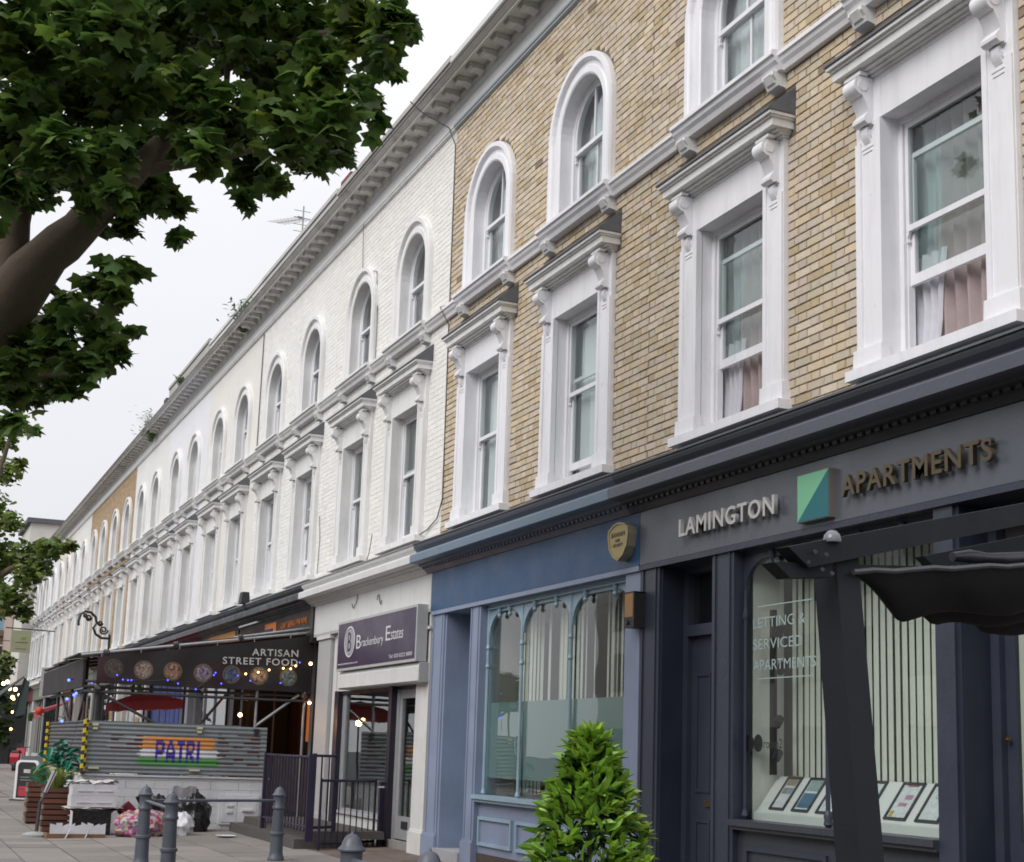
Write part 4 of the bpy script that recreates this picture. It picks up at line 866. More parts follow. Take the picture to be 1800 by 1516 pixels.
for (y_, z_) in ((-3.42, 2.66), (-1.32, 3.02), (-.18, 3.15), (-3.51, 2.10), (-1.87, 2.14), (-.2, 2.14), (-2.35, 2.84)):
    mb = blob(.05, y_*7, amp=.5, n=10, flat=False); mb.v = [(v[0]+.06, v[1]+y_-o3.y, v[2]+z_-o3.z) for v in mb.v]; obj('clamp', mb, t, m=DPIPE)
RS = mat('dark_roof_sheet', (.035, .035, .04), .5, .2, 4)
xs = TX-.02; k = 0
while xs > -29.6:
    x1 = xs-1.15; zt = .02*(k % 2)
    mb = MB(); mb.prof_x([(-3.85+.03*k, 2.605+zt), (-.05, 3.215+zt), (-.05, 3.235+zt), (-3.85+.03*k, 2.625+zt)], x1-o3.x, xs-o3.x+.05); mb.v = [(v[0], v[1]-o3.y, v[2]-o3.z) for v in mb.v]; obj('roof_sheet', mb, t, m=RS); xs = x1; k += 1
mb = MB().box(-29.6-o3.x, -.06, -1.84, -1.80, 2.16, 2.60); obj('valance', mb, t, m=mat('dark_valance', (.018, .013, .014), .7, .3, 3))
# --- banner
DISC = [-3.3, -2.84, -2.38, -1.90, -1.44, -.99, -.50]
def ban_col(y, z):
    n1 = noise.noise(Vector((y*1.5, z*2, 0))); c = [.015+.008*n1, .011+.004*n1, .012+.004*n1]
    p = noise.noise(Vector((y*2.1, z*1.2, 8)))
    if p > .15: c = [c[0]+.05*(p-.15), c[1], c[2]]
    for i, d in enumerate(DISC):
        r = sqrt((y-d)**2+(z-2.415)**2)
        if r < .155:
            if r > .140: c = (.05, .03, .02)
            elif r > .128: c = (.22, .15, .08)
            elif r > .118: c = (.05, .035, .03)
            else:
                a = noise.noise(Vector((y*26, z*26, i*5))); b = noise.noise(Vector((y*14, z*14, i*9+4)))
                base = [(.16, .10, .08), (.20, .15, .12), (.24, .13, .09), (.16, .12, .17), (.06, .08, .15), (.26, .17, .10), (.13, .17, .16)][i]
                c = tuple(max(.02, q*(1+1.6*a)+.10*max(0, b)) for q in base)
            if i == 0: c = tuple(q*.35+.012 for q in c)
    return c
BAN = mat('printed_vinyl', (0, 0, 0), .5, .08, 6, attr='tint')
t = thing('food_banner', 'dark printed banner reading ARTISAN STREET FOOD with a row of round dish pictures', 'banner', (TX+.10, -1.82, 2.18))
mb = MB(); mb.c = []; NY, NZ = 340, 60
for i in range(NY+1):
    y = -3.55+3.45*i/NY; zt = 2.60+(y+3.55)*.158
    for j in range(NZ+1):
        z = 2.185+(zt-2.185-.02)*j/NZ; sag = .012*sin(y*7)*sin(pi*j/NZ)+.012*noise.noise(Vector((y*2.2+z*1.5, z*2.5, 1)))
        mb.v.append((sag, y+1.82, z-2.18)); mb.c.append(ban_col(y, z))
for i in range(NY):
    for j in range(NZ): k = i*(NZ+1)+j; mb.f.append((k, k+NZ+1, k+NZ+2, k+1))
obj('banner_sheet', mb, t, m=BAN, smooth=True); BW = mat('banner_white_print', (.50, .50, .50), .6)
SIDE = (radians(90), radians(-1.3), radians(90))
obj('lettering', text_mesh('lettering', 'ARTISAN', BW, .77, .115, .001, .012, 1.15), t, (.022, -1.13+1.82, 2.735-2.18), rot=SIDE); obj('lettering', text_mesh('lettering', 'STREET FOOD', BW, 1.24, .115, .001, .012, 1.15), t, (.022, -1.60+1.82, 2.575-2.18), rot=SIDE)
for yy in (-3.5, -2.9, -2.3, -1.7, -1.1, -.5, -.12): obj('eyelet_tie', MB().tube([(.0, yy+1.82, (yy+3.55)*.158+.395), (.01, yy+1.82, (yy+3.55)*.158+.47)], .008, 6), t, m=GALV)
# --- string lights
def bulbs(lab, col, st, pts, rad, grp, wire=True):
    t = thing('string_lights', lab, 'lights', tuple(pts[0]), grp); me = None; m = glow('bulb_'+lab[:4], col, st); o = Vector(pts[0])
    bm = blob(rad, 1, amp=0, n=10, flat=False).mesh('bulb', m, True)
    for p in pts: obj('bulb', bm, t, Vector(p)-o)
    if wire:
        q = []
        for a, b in zip(pts, pts[1:]):
            for k in range(5): f = k/5; q.append(Vector(a).lerp(Vector(b), f)-o+Vector((0, 0, rad-.25*(Vector(a)-Vector(b)).length*f*(1-f)*.6)))
        obj('wire', MB().tube(q, .006, 5), t, m=IRON)
bulbs('blue fairy lights along the lower edge of the food banner', (.10, .10, 1.0), 2.5, [on(u, v, x=TX+.16) for u, v in ((206, 1187), (216, 1195), (225, 1196), (231, 1196), (295, 1196), (313, 1202), (344, 1212), (376, 1187), (379, 1183), (389, 1202), (418, 1188), (440, 1197), (493, 1201), (527, 1165))], .013, 'fairy lights on the food terrace')
bulbs('blue fairy lights hanging from the street corner of the food terrace', (.08, .14, 1.0), 4, [on(u, v, x=TX-1.2) for u, v in ((121, 1196), (161, 1199), (158, 1209), (134, 1219), (130, 1222), (118, 1229), (109, 1268))], .024, 'fairy lights on the food terrace')
bulbs('warm white bulbs strung across the right end of the food banner', (1, .55, .18), 7, [on(u, v, x=TX+.18) for u, v in ((432, 1185), (454, 1182), (473, 1178), (498, 1175), (511, 1176), (520, 1171))], .017, 'warm bulbs on the food terrace')
bulbs('large warm bulbs beside the white pilaster at the terrace entrance', (1, .6, .35), 10, [on(u, v, x=TX+.1) for u, v in ((546, 1167), (544, 1236))], .027, 'warm bulbs on the food terrace')
bulbs('single orange bulb glowing inside the terrace under the banner', (1, .42, .18), 14, [on(422, 1257, x=TX-.8)], .035, 'warm bulbs on the food terrace', False)
pl_ = bpy.data.lights.new('bulb_light', 'POINT'); pl_.energy = 12; pl_.color = (1, .45, .18); pl_.shadow_soft_size = .05; po = bpy.data.objects.new('bulb_light', pl_); COL.objects.link(po); po.location = on(422, 1257, x=TX-.8)+Vector((.1, .1, -.06))
pl2 = bpy.data.lights.new('wall_lamp_light', 'POINT'); pl2.energy = 10; pl2.color = (1, .45, .15); pl2.shadow_soft_size = .1; po = bpy.data.objects.new('wall_lamp_light', pl2); COL.objects.link(po); po.location = (-26.0, .6, 2.6)
# --- railings, steps
PRP = mat('purple_black_railing', (.022, .016, .04), .4, .15)
t = thing('stone_step', 'dark stone step and plinth below the purple railing', 'step', (-20.8, -1.1, -.06)); obj('lower_step', MB().box(-1.95, 1.95, -.32, .35, 0, .16, .01), t, m=mat('dark_step_stone', (.07, .065, .06), .8, .2, 5, bump=.3)); obj('upper_step', MB().box(-1.95, 1.9, -.1, .95, .16, .26, .01), t, m=MATS['dark_step_stone'])
def railing(lab, p, q, z0, z1, n, th=.011, post=.028, ends=(1, 1)):
    p = Vector(p); q = Vector(q); t = thing('railing', lab, 'railing', (p.x, p.y, z0), 'purple-black railings'); d = q-p
    for zz in (z0+.08, z1): obj('rail', MB().tube([(0, 0, zz-z0), (d.x, d.y, zz-z0)], .018, 8), t, m=PRP)
    bar = MB().tube([(0, 0, .02), (0, 0, z1-z0)], th, 6).mesh('picket', PRP)
    for k in range(1, n): obj('picket', bar, t, (d.x*k/n, d.y*k/n, 0))
    pm = MB().box(-post, post, -post, post, -.1, z1-z0+.03).mesh('post', PRP)
    for k in (0, 1):
        if ends[k]: obj('post', pm, t, (d.x*k, d.y*k, 0))
    return t
railing('purple-black railing on the stone step in front of the terrace entrance', (-21.3, -1.25), (-18.66, -1.30), .18, 1.17, 15)
railing('short tall railing returning from the step railing to the white pilaster', (-18.66, -1.25), (-18.95, -.86), .18, 1.19, 3, .011, .024)
railing('low thin railing across the front of the estate agent window', (-18.62, -1.15), (-19.18, -.22), -.02, .87, 9, .009, .014)
t = thing('post', 'purple post with a white band in front of the estate agent window', 'post', (-19.2, -.12, -.02)); obj('post', MB().box(-.035, .035, -.035, .035, 0, .88), t, m=PRP); obj('white_band', MB().box(-.038, .038, -.038, .038, .80, .82), t, m=WHITE)
# --- bollards
BOLG = mat('grey_bollard_paint', (.085, .095, .12), .45, .12, 8, bump=.15, bscale=30, dirt=.3, dirtcol=(.05, .05, .05))
bprof = [(.10, 0), (.10, .03), (.085, .05), (.078, .10), (.074, .30), (.085, .305), (.088, .32), (.085, .335), (.071, .345), (.064, .60), (.064, .615), (.075, .62), (.078, .635), (.072, .65), (.066, .66), (.066, .765), (.070, .775), (.082, .78), (.084, .79), (.078, .80), (.066, .81), (.058, .835), (.046, .86), (.03, .875), (.012, .882), (.004, .90)]
BM = MB().lathe(bprof, 28).mesh('bollard', BOLG, True)
bp = [(on(258, 1379, z=.81), 'leftmost grey bollard, in front of the floral bag'), (on(304, 1391, z=.81), 'second grey bollard from the left, in front of the white bag'), (Vector((-17.2, -2.07, 0)), 'grey bollard beside the stone step, right end of the long rail'), (on(620, 1461, z=.81), 'near grey bollard in front of the low railing'), (on(756, 1490, z=.81), 'nearest grey bollard, only its cap showing at the bottom edge')]
BP = []
for p, lab in bp:
    if 'leftmost' in lab: p = at(0, 0, 1)*0+CAM+ray(258, 1379)*16.2
    if 'second' in lab: p = CAM+ray(304, 1391)*14.4
    zt = p.z if abs(p.z) > .01 else .83
    g = gz(p.y); hgt = min(max(zt-g, .82), .95); t = thing('bollard', lab, 'bollard', (p.x, p.y, g), 'cast iron bollards'); c = obj('shaft', BM, t); c.scale = (1, 1, hgt/.9); BP.append((Vector((p.x, p.y, g)), hgt))
def brail(i, j, lab, k=.76, r=.017, ext=None):
    a = BP[i][0]+Vector((0, 0, BP[i][1]*k)); b = (BP[j][0]+Vector((0, 0, BP[j][1]*k))) if ext is None else ext
    thing('bollard_rail', lab, 'rail', tuple(a), 'rails between the bollards', me=MB().tube([(0, 0, 0), tuple(b-a)], r, 10), m=BOLG, smooth=True)
brail(0, 2, 'long thin rail from the leftmost bollard to the one by the step', .80); brail(0, 1, 'short rail joining the two left bollards', .80); brail(3, 4, 'rail between the two nearest bollards', .80, .022)
# --- rubbish beside the wall
POLY = mat('polystyrene', (.62, .62, .66), .7, .06, 12, bump=.2, dirt=.2); CARD = mat('brown_cardboard', (.20, .11, .06), .85, .2, 6); PAPER = mat('crumpled_paper', (.50, .48, .46), .8, .25, 20)
def openbox(w_, d_, h_, th=.02, notch=0):
    mb = MB().box(-d_/2, d_/2, -w_/2, w_/2, 0, th).box(-d_/2, d_/2, -w_/2, -w_/2+th, th, h_).box(-d_/2, d_/2, w_/2-th, w_/2, th, h_).box(-d_/2, -d_/2+th, -w_/2+th, w_/2-th, th, h_).box(d_/2-th, d_/2, -w_/2+th, w_/2-th, th, h_)
    if notch: mb.box(d_/2, d_/2+.012, -w_*.38, -w_*.04, h_*.35, h_*.45).box(d_/2, d_/2+.012, w_*.04, w_*.38, h_*.35, h_*.45)
    return mb
RX, RY = -22.2, -3.62
t = thing('carton', 'flattened brown and white carton at the bottom of the rubbish stack', 'carton', (RX+.5, RY-.25, -.09)); obj('tray', openbox(.80, .45, .07), t, m=CARD)
mb = MB()
for k in range(9): y = -.36+k*.085; mb.poly([(.2, y, .05), (.2, y+.085, .05), (.19, y+.085, .2+R.uniform(-.03, .04)), (.19, y, .2+R.uniform(-.03, .04))])
obj('torn_lining', mb, t, m=POLY); obj('plastic_strap', MB().tube([(.24, -.15, 0), (.25, -.08, .14)], .01, 5).tube([(.24, .12, 0), (.25, .17, .14)], .01, 5), t, m=POLY)
t = thing('crate', 'black plastic crate under the flattened papers', 'crate', (RX, RY+.04, -.08)); obj('crate_body', openbox(.50, .4, .36), t, m=PLA); obj('rim', MB().box(-.21, .21, -.27, .27, .34, .37), t, m=PLA)
for nm, z_, k in (('cardboard', .30, 0), ('newspaper', .33, 1)):
    mb = MB().sheet(lambda u, v: (-.25+.5*u+.03*noise.noise(Vector((u*4, v*4, k))), -.42+.84*v, .02*noise.noise(Vector((u*6, v*8, k+3)))+.012), 10, 16); sh_ = thing(nm, 'sagging %s laid over the black crate' % ('sheet of cardboard' if k == 0 else 'pile of old newspaper'), 'paper', (RX+.03, RY+.04, z_-.02), me=mb, m=CARD if k == 0 else PAPER)
for k in range(10): pass
for k, (zz, lab) in enumerate(((.335, 'lower white polystyrene box of the stack'), (.50, 'upper white polystyrene box holding crumpled paper'))):
    t = thing('polystyrene_box', lab, 'box', (RX+.02, RY+.02+.01*k, zz), 'stacked polystyrene boxes'); obj('box_body', openbox(.64, .42, .162, .03, 1), t, m=POLY)
mb = MB().sheet(lambda u, v: (-.2+.42*u, -.36+.7*v, .05*noise.noise(Vector((u*3, v*5, 1)))+.03*noise.noise(Vector((u*9, v*12, 4)))+.02*abs(v-.5)), 14, 24); thing('waste_paper', 'grey and white crumpled paper spilling over the top polystyrene box', 'paper', (RX+.02, RY+.02, .69), me=mb, m=PAPER, smooth=False)
FLO = mat('floral_fabric', (.5, .1, .25), .8, .1)
def floral():
    n = FLO.node_tree.nodes; l = FLO.node_tree.links; v = n.new('ShaderNodeTexVoronoi'); v.inputs['Scale'].default_value = 26; g = n.new('ShaderNodeNewGeometry'); l.new(g.outputs['Position'], v.inputs['Vector'])
    sp = n.new('ShaderNodeSeparateColor'); l.new(v.outputs['Color'], sp.inputs[0]); cr = n.new('ShaderNodeValToRGB'); l.new(sp.outputs[0], cr.inputs[0]); cr.color_ramp.interpolation = 'CONSTANT'
    cols = [(0, (.42, .33, .31)), (.25, (.36, .03, .14)), (.45, (.42, .36, .33)), (.6, (.26, .24, .05)), (.7, (.33, .08, .2)), (.85, (.12, .16, .22))]
    e = cr.color_ramp.elements; e[0].color = (*cols[0][1], 1); e[1].position = cols[1][0]; e[1].color = (*cols[1][1], 1)
    for p, c in cols[2:]: q = e.new(p); q.color = (*c, 1)
    l.new(cr.outputs[0], n['Principled BSDF'].inputs['Base Color'])
floral()
def put(name, lab, cat, mb, m, p, sm=True, grp=None): return thing(name, lab, cat, tuple(p), grp, me=mb, m=m, smooth=sm)
def gp(u, v): return on(u, v, z=-.06)
put('floral_bag', 'pink floral fabric bundle slumped on the pavement behind the left bollards', 'bag', blob(.26, 3, .9, 1.45, .95, .28, 2.6, 36), FLO, (-21.7, -2.93, -.08))
put('bin_bag', 'tall black bin bag leaning on the white wall', 'bag', blob(.26, 5, .9, .9, 1.45, .35, 3, 36), PLA, (-22.75, -1.98, -.06), grp='rubbish bags by the white wall')
put('bin_bag', 'dark grey bag behind the left bollard, above the floral bundle', 'bag', blob(.22, 9, .8, 1.0, 1.5, .4, 3, 30), PLA, (-22.75, -2.55, -.06), grp='rubbish bags by the white wall')
put('carrier_bag', 'round white carrier bag on the pavement by the second bollard', 'bag', blob(.17, 12, .9, .95, 1.25, .3, 3.4, 30), POLY, (-21.9, -2.30, -.07), grp='rubbish bags by the white wall')
put('carrier_bag', 'small grey bag between the floral bundle and the white bag', 'bag', blob(.13, 15, .9, 1, 1.2, .3, 3, 24), mat('grey_bag', (.3, .3, .31), .5, .2, 10), (-21.9, -2.45, -.07), grp='rubbish bags by the white wall')
mb = MB().sheet(lambda u, v: (.0+.1*u, -.16+.3*v, .16*u+.02*sin(v*9)), 4, 8).sheet(lambda u, v: (.02+.06*u, -.1+.3*v, .05+.1*u+.02*cos(v*7)), 3, 6); put('folded_papers', 'white folded papers lying on top of the black bin bag', 'paper', mb, POLY, tuple(on(320, 1402, x=-22.3)), False)
ra, rb_ = on(243, 1447, x=-22.3), on(216, 1418, x=-22.3); t = thing('roll', 'crimson fabric roll leaning against the white wall', 'roll', tuple(ra)); obj('roll_body', MB().tube([(0, 0, 0), rb_-ra], .115, 18), t, m=mat('crimson_fabric', (.20, .006, .03), .7, .15), smooth=True)
ra, rb_ = on(268, 1440, x=-22.4), on(246, 1398, x=-22.4); t = thing('tube', 'dark cardboard tube leaning behind the leftmost bollard', 'tube', tuple(ra)); obj('tube_body', MB().tube([(0, 0, 0), rb_-ra], .075, 14), t, m=IRON, smooth=True)
thing('plate', 'white plate lying on the pavement in front of the black bin bag', 'plate', (-21.3, -1.78, -.03), me=MB().lathe([(.02, 0), (.10, .005), (.15, .018), (.152, .022), (.10, .012)], 20), m=POLY)
# --- planters and the artificial plant
SLATW = mat('red_brown_slats', (.12, .045, .028), .7, .25, 6, bump=.3, rnd=.25); SLATP = mat('grey_pallet_wood', (.18, .14, .12), .8, .2, 6, rnd=.25)
def blades(mb, n, r, h, seed, droop=.5):
    rr = random.Random(seed)
    for k in range(n):
        a = rr.uniform(0, 2*pi); r0 = rr.uniform(0, .07); L_ = h*rr.uniform(.6, 1.1); lean = rr.uniform(.1, 1)*r; w_ = .006
        p0 = Vector((r0*cos(a), r0*sin(a), 0)); d = Vector((cos(a), sin(a), 0)); s_ = Vector((-sin(a), cos(a), 0))*w_
        p1 = p0+d*lean*.45+Vector((0, 0, L_*.65)); p2 = p0+d*lean+Vector((0, 0, L_*(1-droop*lean/r*.6)))
        i = len(mb.v); mb.v += [tuple(p0-s_), tuple(p0+s_), tuple(p1+s_), tuple(p1-s_), tuple(p2)]; mb.f += [(i, i+1, i+2, i+3), (i+3, i+2, i+4)]
    return mb
GRS = mat('yellow_green_grass', (.27, .33, .08), .6, .3, 25, trans=.3)
for (x, y, lab, s_) in ((-22.75, -4.05, 'nearer wooden slatted planter with grass, beside the polystyrene boxes', .19), (-25.2, -4.05, 'farther wooden slatted planter with yellow-green grass', .20)):
    t = thing('wooden_planter', lab, 'planter', (x, y, -.08), 'wooden slatted planters'); obj('liner', MB().box(-s_+.02, s_-.02, -s_+.02, s_-.02, 0, .64), t, m=ROOMD)
    for k in range(8):
        z = .03+k*.08
        for b_ in ((-s_, s_, -s_-.012, -s_+.012), (-s_, s_, s_-.012, s_+.012)): obj('slat', MB().box(b_[0], b_[1], b_[2], b_[3], z, z+.062), t, m=SLATW if k % 2 else SLATP)
        for xx in (-s_, s_): obj('slat', MB().box(xx-.012, xx+.012, -s_+.012, s_-.012, z+.006, z+.066), t, m=SLATW)
    mb = blades(MB(), 420, .26, .36, int(-x*10)); mb.v = [(v[0], v[1], v[2]+.62) for v in mb.v]; obj('grass_tuft', mb, t, m=GRS, kind='stuff')
ARTG = mat('artificial_teal_leaf', (.02, .21, .13), .4, .45, 12)
t = thing('artificial_palm', 'glossy teal artificial palm standing behind the planters', 'plant', (-24.1, -3.85, -.08)); obj('stem', MB().tube([(0, 0, 0), (.02, .01, .8)], .02, 8), t, m=SLATW)
rr = random.Random(4); mb = MB()
for k in range(120):
    a = rr.uniform(0, 2*pi); z0 = rr.uniform(.6, 1.28); L_ = rr.uniform(.18, .34); el = rr.uniform(-.5, .8); d = Vector((cos(a)*cos(el), sin(a)*cos(el), sin(el))); s_ = d.cross(Vector((0, 0, 1))).normalized()*.045; b0 = Vector((rr.uniform(-.15, .15), rr.uniform(-.27, .27), z0))
    p1 = b0+d*L_*.5; p2 = b0+d*L_+Vector((0, 0, -.08)); mb.poly([b0, p1+s_, p2, p1-s_])
obj('leaf_mass', mb, t, m=ARTG, kind='stuff')
t = thing('pavement_sign_stand', 'leaning white card on a grey pole with a round base beside the planters', 'sign', (-22.0, -4.36, -.09)); obj('base', MB().lathe([(.20, 0), (.20, .03), (.12, .06), (.03, .07)], 20), t, m=mat('grey_cast_base', (.3, .3, .3), .7)); obj('pole', MB().tube([(0, 0, .05), (0, .02, .5)], .025, 8).tube([(0, .02, .45), (0, .2, .95)], .012, 6), t, m=DPIPE); obj('card', MB().prism([(-.05, 0), (.0, 0), (.12, .3), (.05, .32)], -.006, .006), t, (0, .1, .62), m=POLY, rot=(0, 0, radians(90)))
# --- A-board, banner barrier
def aboard(): 
    t = thing('a_board', 'white-framed pavement menu board left of the planters', 'sign', (-33.8, -3.52, -.09)); fr = MB()
    o = [(-.27, 0), (-.27, .80)]+[(-.27+.1-.1*cos(pi/2*k/4), .80+.1*sin(pi/2*k/4)) for k in range(1, 5)]+[(.17+.1*sin(pi/2*k/4), .80+.1*cos(pi/2*k/4)) for k in range(0, 5)]+[(.27, 0)]
    i_ = [(x*.80, .08+z*.86) for x, z in o]
    n = len(o)
    for k in range(n-1): fr.prism([o[k], o[k+1], i_[k+1], i_[k]], -.02, .02)
    fr.box(-.27, .27, -.02, .02, 0, .07)
    obj('frame', fr, t, m=WHITE, rot=(0, 0, radians(58))); obj('panel', MB().prism(i_, -.008, .008), t, m=mat('black_panel', (.02, .02, .022), .5), rot=(0, 0, radians(58)))
    for b_, c in (((-.08, .08, .62, .70), (.5, .5, .48)), ((-.15, .15, .52, .535), (.25, .3, .28)), ((-.15, .12, .46, .475), (.25, .3, .28)), ((-.17, .17, .27, .33), (.45, .03, .06)), ((-.17, .17, .12, .26), (.42, .30, .30))): obj('menu_print', MB().box(b_[0], b_[1], -.012, -.009, b_[2], b_[3]), t, m=mat('menu_%d' % int(c[0]*100+c[1]*10), c, .6, .2, 30), rot=(0, 0, radians(58)))
    obj('foot', MB().box(-.30, .30, -.14, .14, -.0, .05), t, m=DPIPE, rot=(0, 0, radians(58)))
aboard()
t = thing('cafe_barrier', 'grey fabric barrier with a purple motif behind the menu board', 'barrier', (-36.5, -3.4, -.08)); obj('screen', MB().box(-.02, .02, -.05, 1.0, .12, .95), t, m=mat('grey_barrier_fabric', (.20, .21, .22), .8, .1)); obj('motif', MB().prism([(.28*cos(a)+.6, .30*sin(a)+.52) for a in [2*pi*k/20 for k in range(20)]], -.024, -.0205), t, m=mat('purple_motif', (.14, .07, .16), .8), rot=(0, 0, radians(90))); obj('side_panel', MB().box(-.03, .03, 1.0, 1.25, .1, .95), t, m=mat('pale_blue_panel', (.25, .38, .42), .7)); 
for yy in (-.05, 1.27): obj('post', MB().tube([(0, yy, 0), (0, yy, 1.0)], .02, 8), t, m=GALV)
# --- red scooter far down the pavement
t = thing('scooter', 'small red scooter parked far down the pavement', 'scooter', (lambda q: (q.x, q.y, -.1))(on(31, 1335, x=-62))); t.rotation_euler = (0, 0, radians(75)); RED = mat('red_scooter_paint', (.42, .01, .03), .3, .05, coat=.5)
for yy in (-.62, .62):
    w_ = obj('wheel', MB().tube([(-.05, 0, 0), (.05, 0, 0)], .24, 18), t, (0, yy, .24), m=IRON); obj('hub', MB().tube([(-.055, 0, 0), (.055, 0, 0)], .09, 12), w_, m=GALV)
obj('body', MB().prof_x([(-.75, .35), (-.80, .62), (-.70, .78), (-.1, .80), (.0, .45), (.35, .42), (.55, 1.0), (.68, .98), (.66, .45), (.4, .28), (-.2, .22)], -.17, .17), t, m=RED); obj('seat', MB().box(-.15, .15, -.72, -.08, .80, .88, .03), t, m=IRON); obj('windshield', MB().box(-.2, .2, .52, .54, 1.0, 1.3), t, m=GLASS); obj('handlebar', MB().tube([(-.35, .5, 1.02), (0, .55, 1.0), (.35, .5, 1.02)], .02, 6), t, m=IRON); obj('headlight', MB().tube([(0, .6, .9), (0, .70, .9)], .08, 12), t, m=WHITE)
# --- awnings on the fronts behind the terrace
AWR = mat('crimson_canvas', (.30, .012, .04), .75, .15, 3, trans=.15)
def awning(lab, x0, x1, y0, z0, y1, z1, drop=.22, m=AWR, grp='red awnings'):
    t = thing('awning', lab, 'awning', ((x0+x1)/2, y0, z1), grp); c = (x0+x1)/2
    obj('canvas', MB().sheet(lambda u, v: ((x0-c)+(x1-x0)*u, (y1-y0)*v, (z0-z1)*(1-v)+.02*sin(u*20)*v), 20, 3), t, m=m); obj('valance', MB().sheet(lambda u, v: ((x0-c)+(x1-x0)*u, y1-y0+.012*sin(u*24), -drop*v*(1+.12*sin(u*60))), 40, 2), t, m=m); obj('front_bar', MB().tube([(x0-c, y1-y0, .0), (x1-c, y1-y0, .0)], .02, 6), t, m=WHITE)
    mb = MB(); mb.poly([(x1-c, 0, z0-z1), (x1-c, y1-y0, 0), (x1-c, y1-y0, -drop*.6)]); obj('side_wing', mb, t, m=m)
    for s_ in (x0, x1): obj('arm', MB().tube([(s_-c, 0, -.3), (s_-c, y1-y0, 0)], .015, 6), t, m=IRON)
q1, q0 = on(328, 1128, y=-.5), on(250, 1152, y=-.5)
awning('crimson awning showing just above the food banner', q0.x, q1.x, -.18, q1.z+.02, -.75, q1.z-.16, .25)
ROSE = mat('rose_red_canvas', (.95, .22, .28), .75, .1, 3, trans=.65)
e0, e1, f0, f1 = on(203, 1246, x=-27), on(321, 1242, x=-27), on(214, 1224, x=-27.8), on(318, 1226, x=-27.8)
t = thing('parasol', 'rose-red square parasol open inside the terrace above the painted sheeting', 'parasol', (-27.6, (e0.y+e1.y)/2, -.05)); o = Vector(t.location); ap = Vector((-27.6, o.y, max(f0.z, f1.z)+.08)); c4 = [Vector((-27, e0.y, e0.z+.12)), Vector((-27, e1.y, e1.z+.12)), Vector((-28.3, e1.y, e1.z+.12)), Vector((-28.3, e0.y, e0.z+.12))]
for k in range(4):
    a_, b_ = c4[k], c4[(k+1) % 4]; obj('canopy_panel', MB().poly([a_-o, b_-o, ap-o]), t, m=ROSE); obj('valance', MB().sheet(lambda u, v: a_.lerp(b_, u)-o-Vector((0, 0, .16*v*(1+.06*sin(u*25)))), 24, 2), t, m=ROSE)
obj('pole', MB().tube([(0, 0, 0), ap-o], .02, 8), t, m=DPIPE)
# --- floodlight and cables on the facades
t = thing('floodlight', 'small floodlight on the cornice above the covered terrace', 'floodlight', tuple(on(432, 1062, y=-.35))); obj('lamp_head', MB().box(-.14, .14, -.12, .05, .0, .22, .02), t, m=IRON); obj('stand', MB().tube([(0, 0, -.12), (0, 0, .02)], .02, 6).tube([(0, 0, -.08), (-.5, .1, -.05), (-1.0, .15, -.14)], .015, 5), t, m=IRON)
def cable(lab, pts, r=.009, m=None):
    o = Vector(pts[0]); thing('cable', lab, 'cable', tuple(o), 'cables on the house fronts', me=MB().tube([Vector(p)-o for p in pts], r, 5), m=m or mat('grey_cable', (.10, .10, .10), .6))
cable('dark cable running down the joint between the cream and yellow brick houses', [(-17.9, -.62, 10.24), (-17.86, -.45, 10.1), (-17.75, -.08, 9.9), (-17.62, -.02, 9.6), (-17.60, -.015, 7.3), (-17.62, -.14, 7.24), (-17.60, -.015, 7.0), (-17.56, -.015, 4.6), (-17.7, -.03, 4.35), (-18.1, -.02, 4.25), (-18.4, -.1, 4.16)])
cable('pale cable looping beside the second arched window of the cream house', [(-21.8, -.05, 9.9), (-21.8, -.02, 9.1), (-21.0, -.02, 8.8), (-20.85, -.02, 8.0), (-20.85, -.02, 7.3)], .006)
cable('thin cable on the white house front beside its first-floor window', [(-23.6, -.02, 5.2), (-23.5, -.02, 4.8), (-23.55, -.02, 4.2)], .006); cable('thin grey pipe on the boundary of the white and cream houses', [(-28.75, -.02, 9.8), (-28.75, -.02, 7.3)], .012)
# --- roofline bits: chimneys, aerial, weeds
def chim(lab, p, w_, d_, h_, m, pots=0, z0=10.0):
    t = thing('chimney', lab, 'chimney', (p[0], p[1], z0), 'chimneys along the row'); obj('stack', MB().box(-w_/2, w_/2, 0, d_, 0, p[2]+h_-z0), t, m=m); obj('cap', MB().box(-w_/2-.05, w_/2+.05, -.05, d_+.05, p[2]+h_-z0, p[2]+h_-z0+.1), t, m=m)
    for k in range(pots): obj('chimney_pot', MB().lathe([(.12, 0), (.10, .3), (.13, .34)], 10, (0, .25+k*.35, p[2]+h_-z0+.1)), t, m=mat('clay_pot', (.3, .12, .07), .8))
RB = mat('red_brick_stack', (.16, .05, .04), .9, .3, 12, bump=.4); DS = mat('sooty_stack', (.09, .08, .08), .9, .2, 6)
p = on(612, 312, y=.9); chim('small red brick stack above the cream house parapet', p, .55, .5, -.1, RB); p = on(478, 478, y=.9); chim('grey rendered stack behind the parapet, right of the roof weeds', p, .5, .6, -.1, DS); p = on(382, 592, y=.9); chim('low dark stack above the white houses where the cornice turns clean', p, .7, .5, -.1, DS); p = on(293, 702, y=.9); chim('thin dark stack far along the clean parapet', p, .35, .4, -.1, DS)
p = on(530, 430, y=1.4); t = thing('tv_aerial', 'television aerial on a thin mast above the parapet', 'aerial', (p.x, p.y, 10.1)); top = on(530, 368, y=1.4); hh = top.z-10.1; obj('mast', MB().tube([(0, 0, 0), (0, 0, hh)], .02, 6), t, m=GALV)
e = on(487, 392, y=1.4)-Vector((p.x, p.y, 10.1)); b0 = Vector((.1, 0, hh-.35)); mb = MB().tube([b0, e], .012, 5)
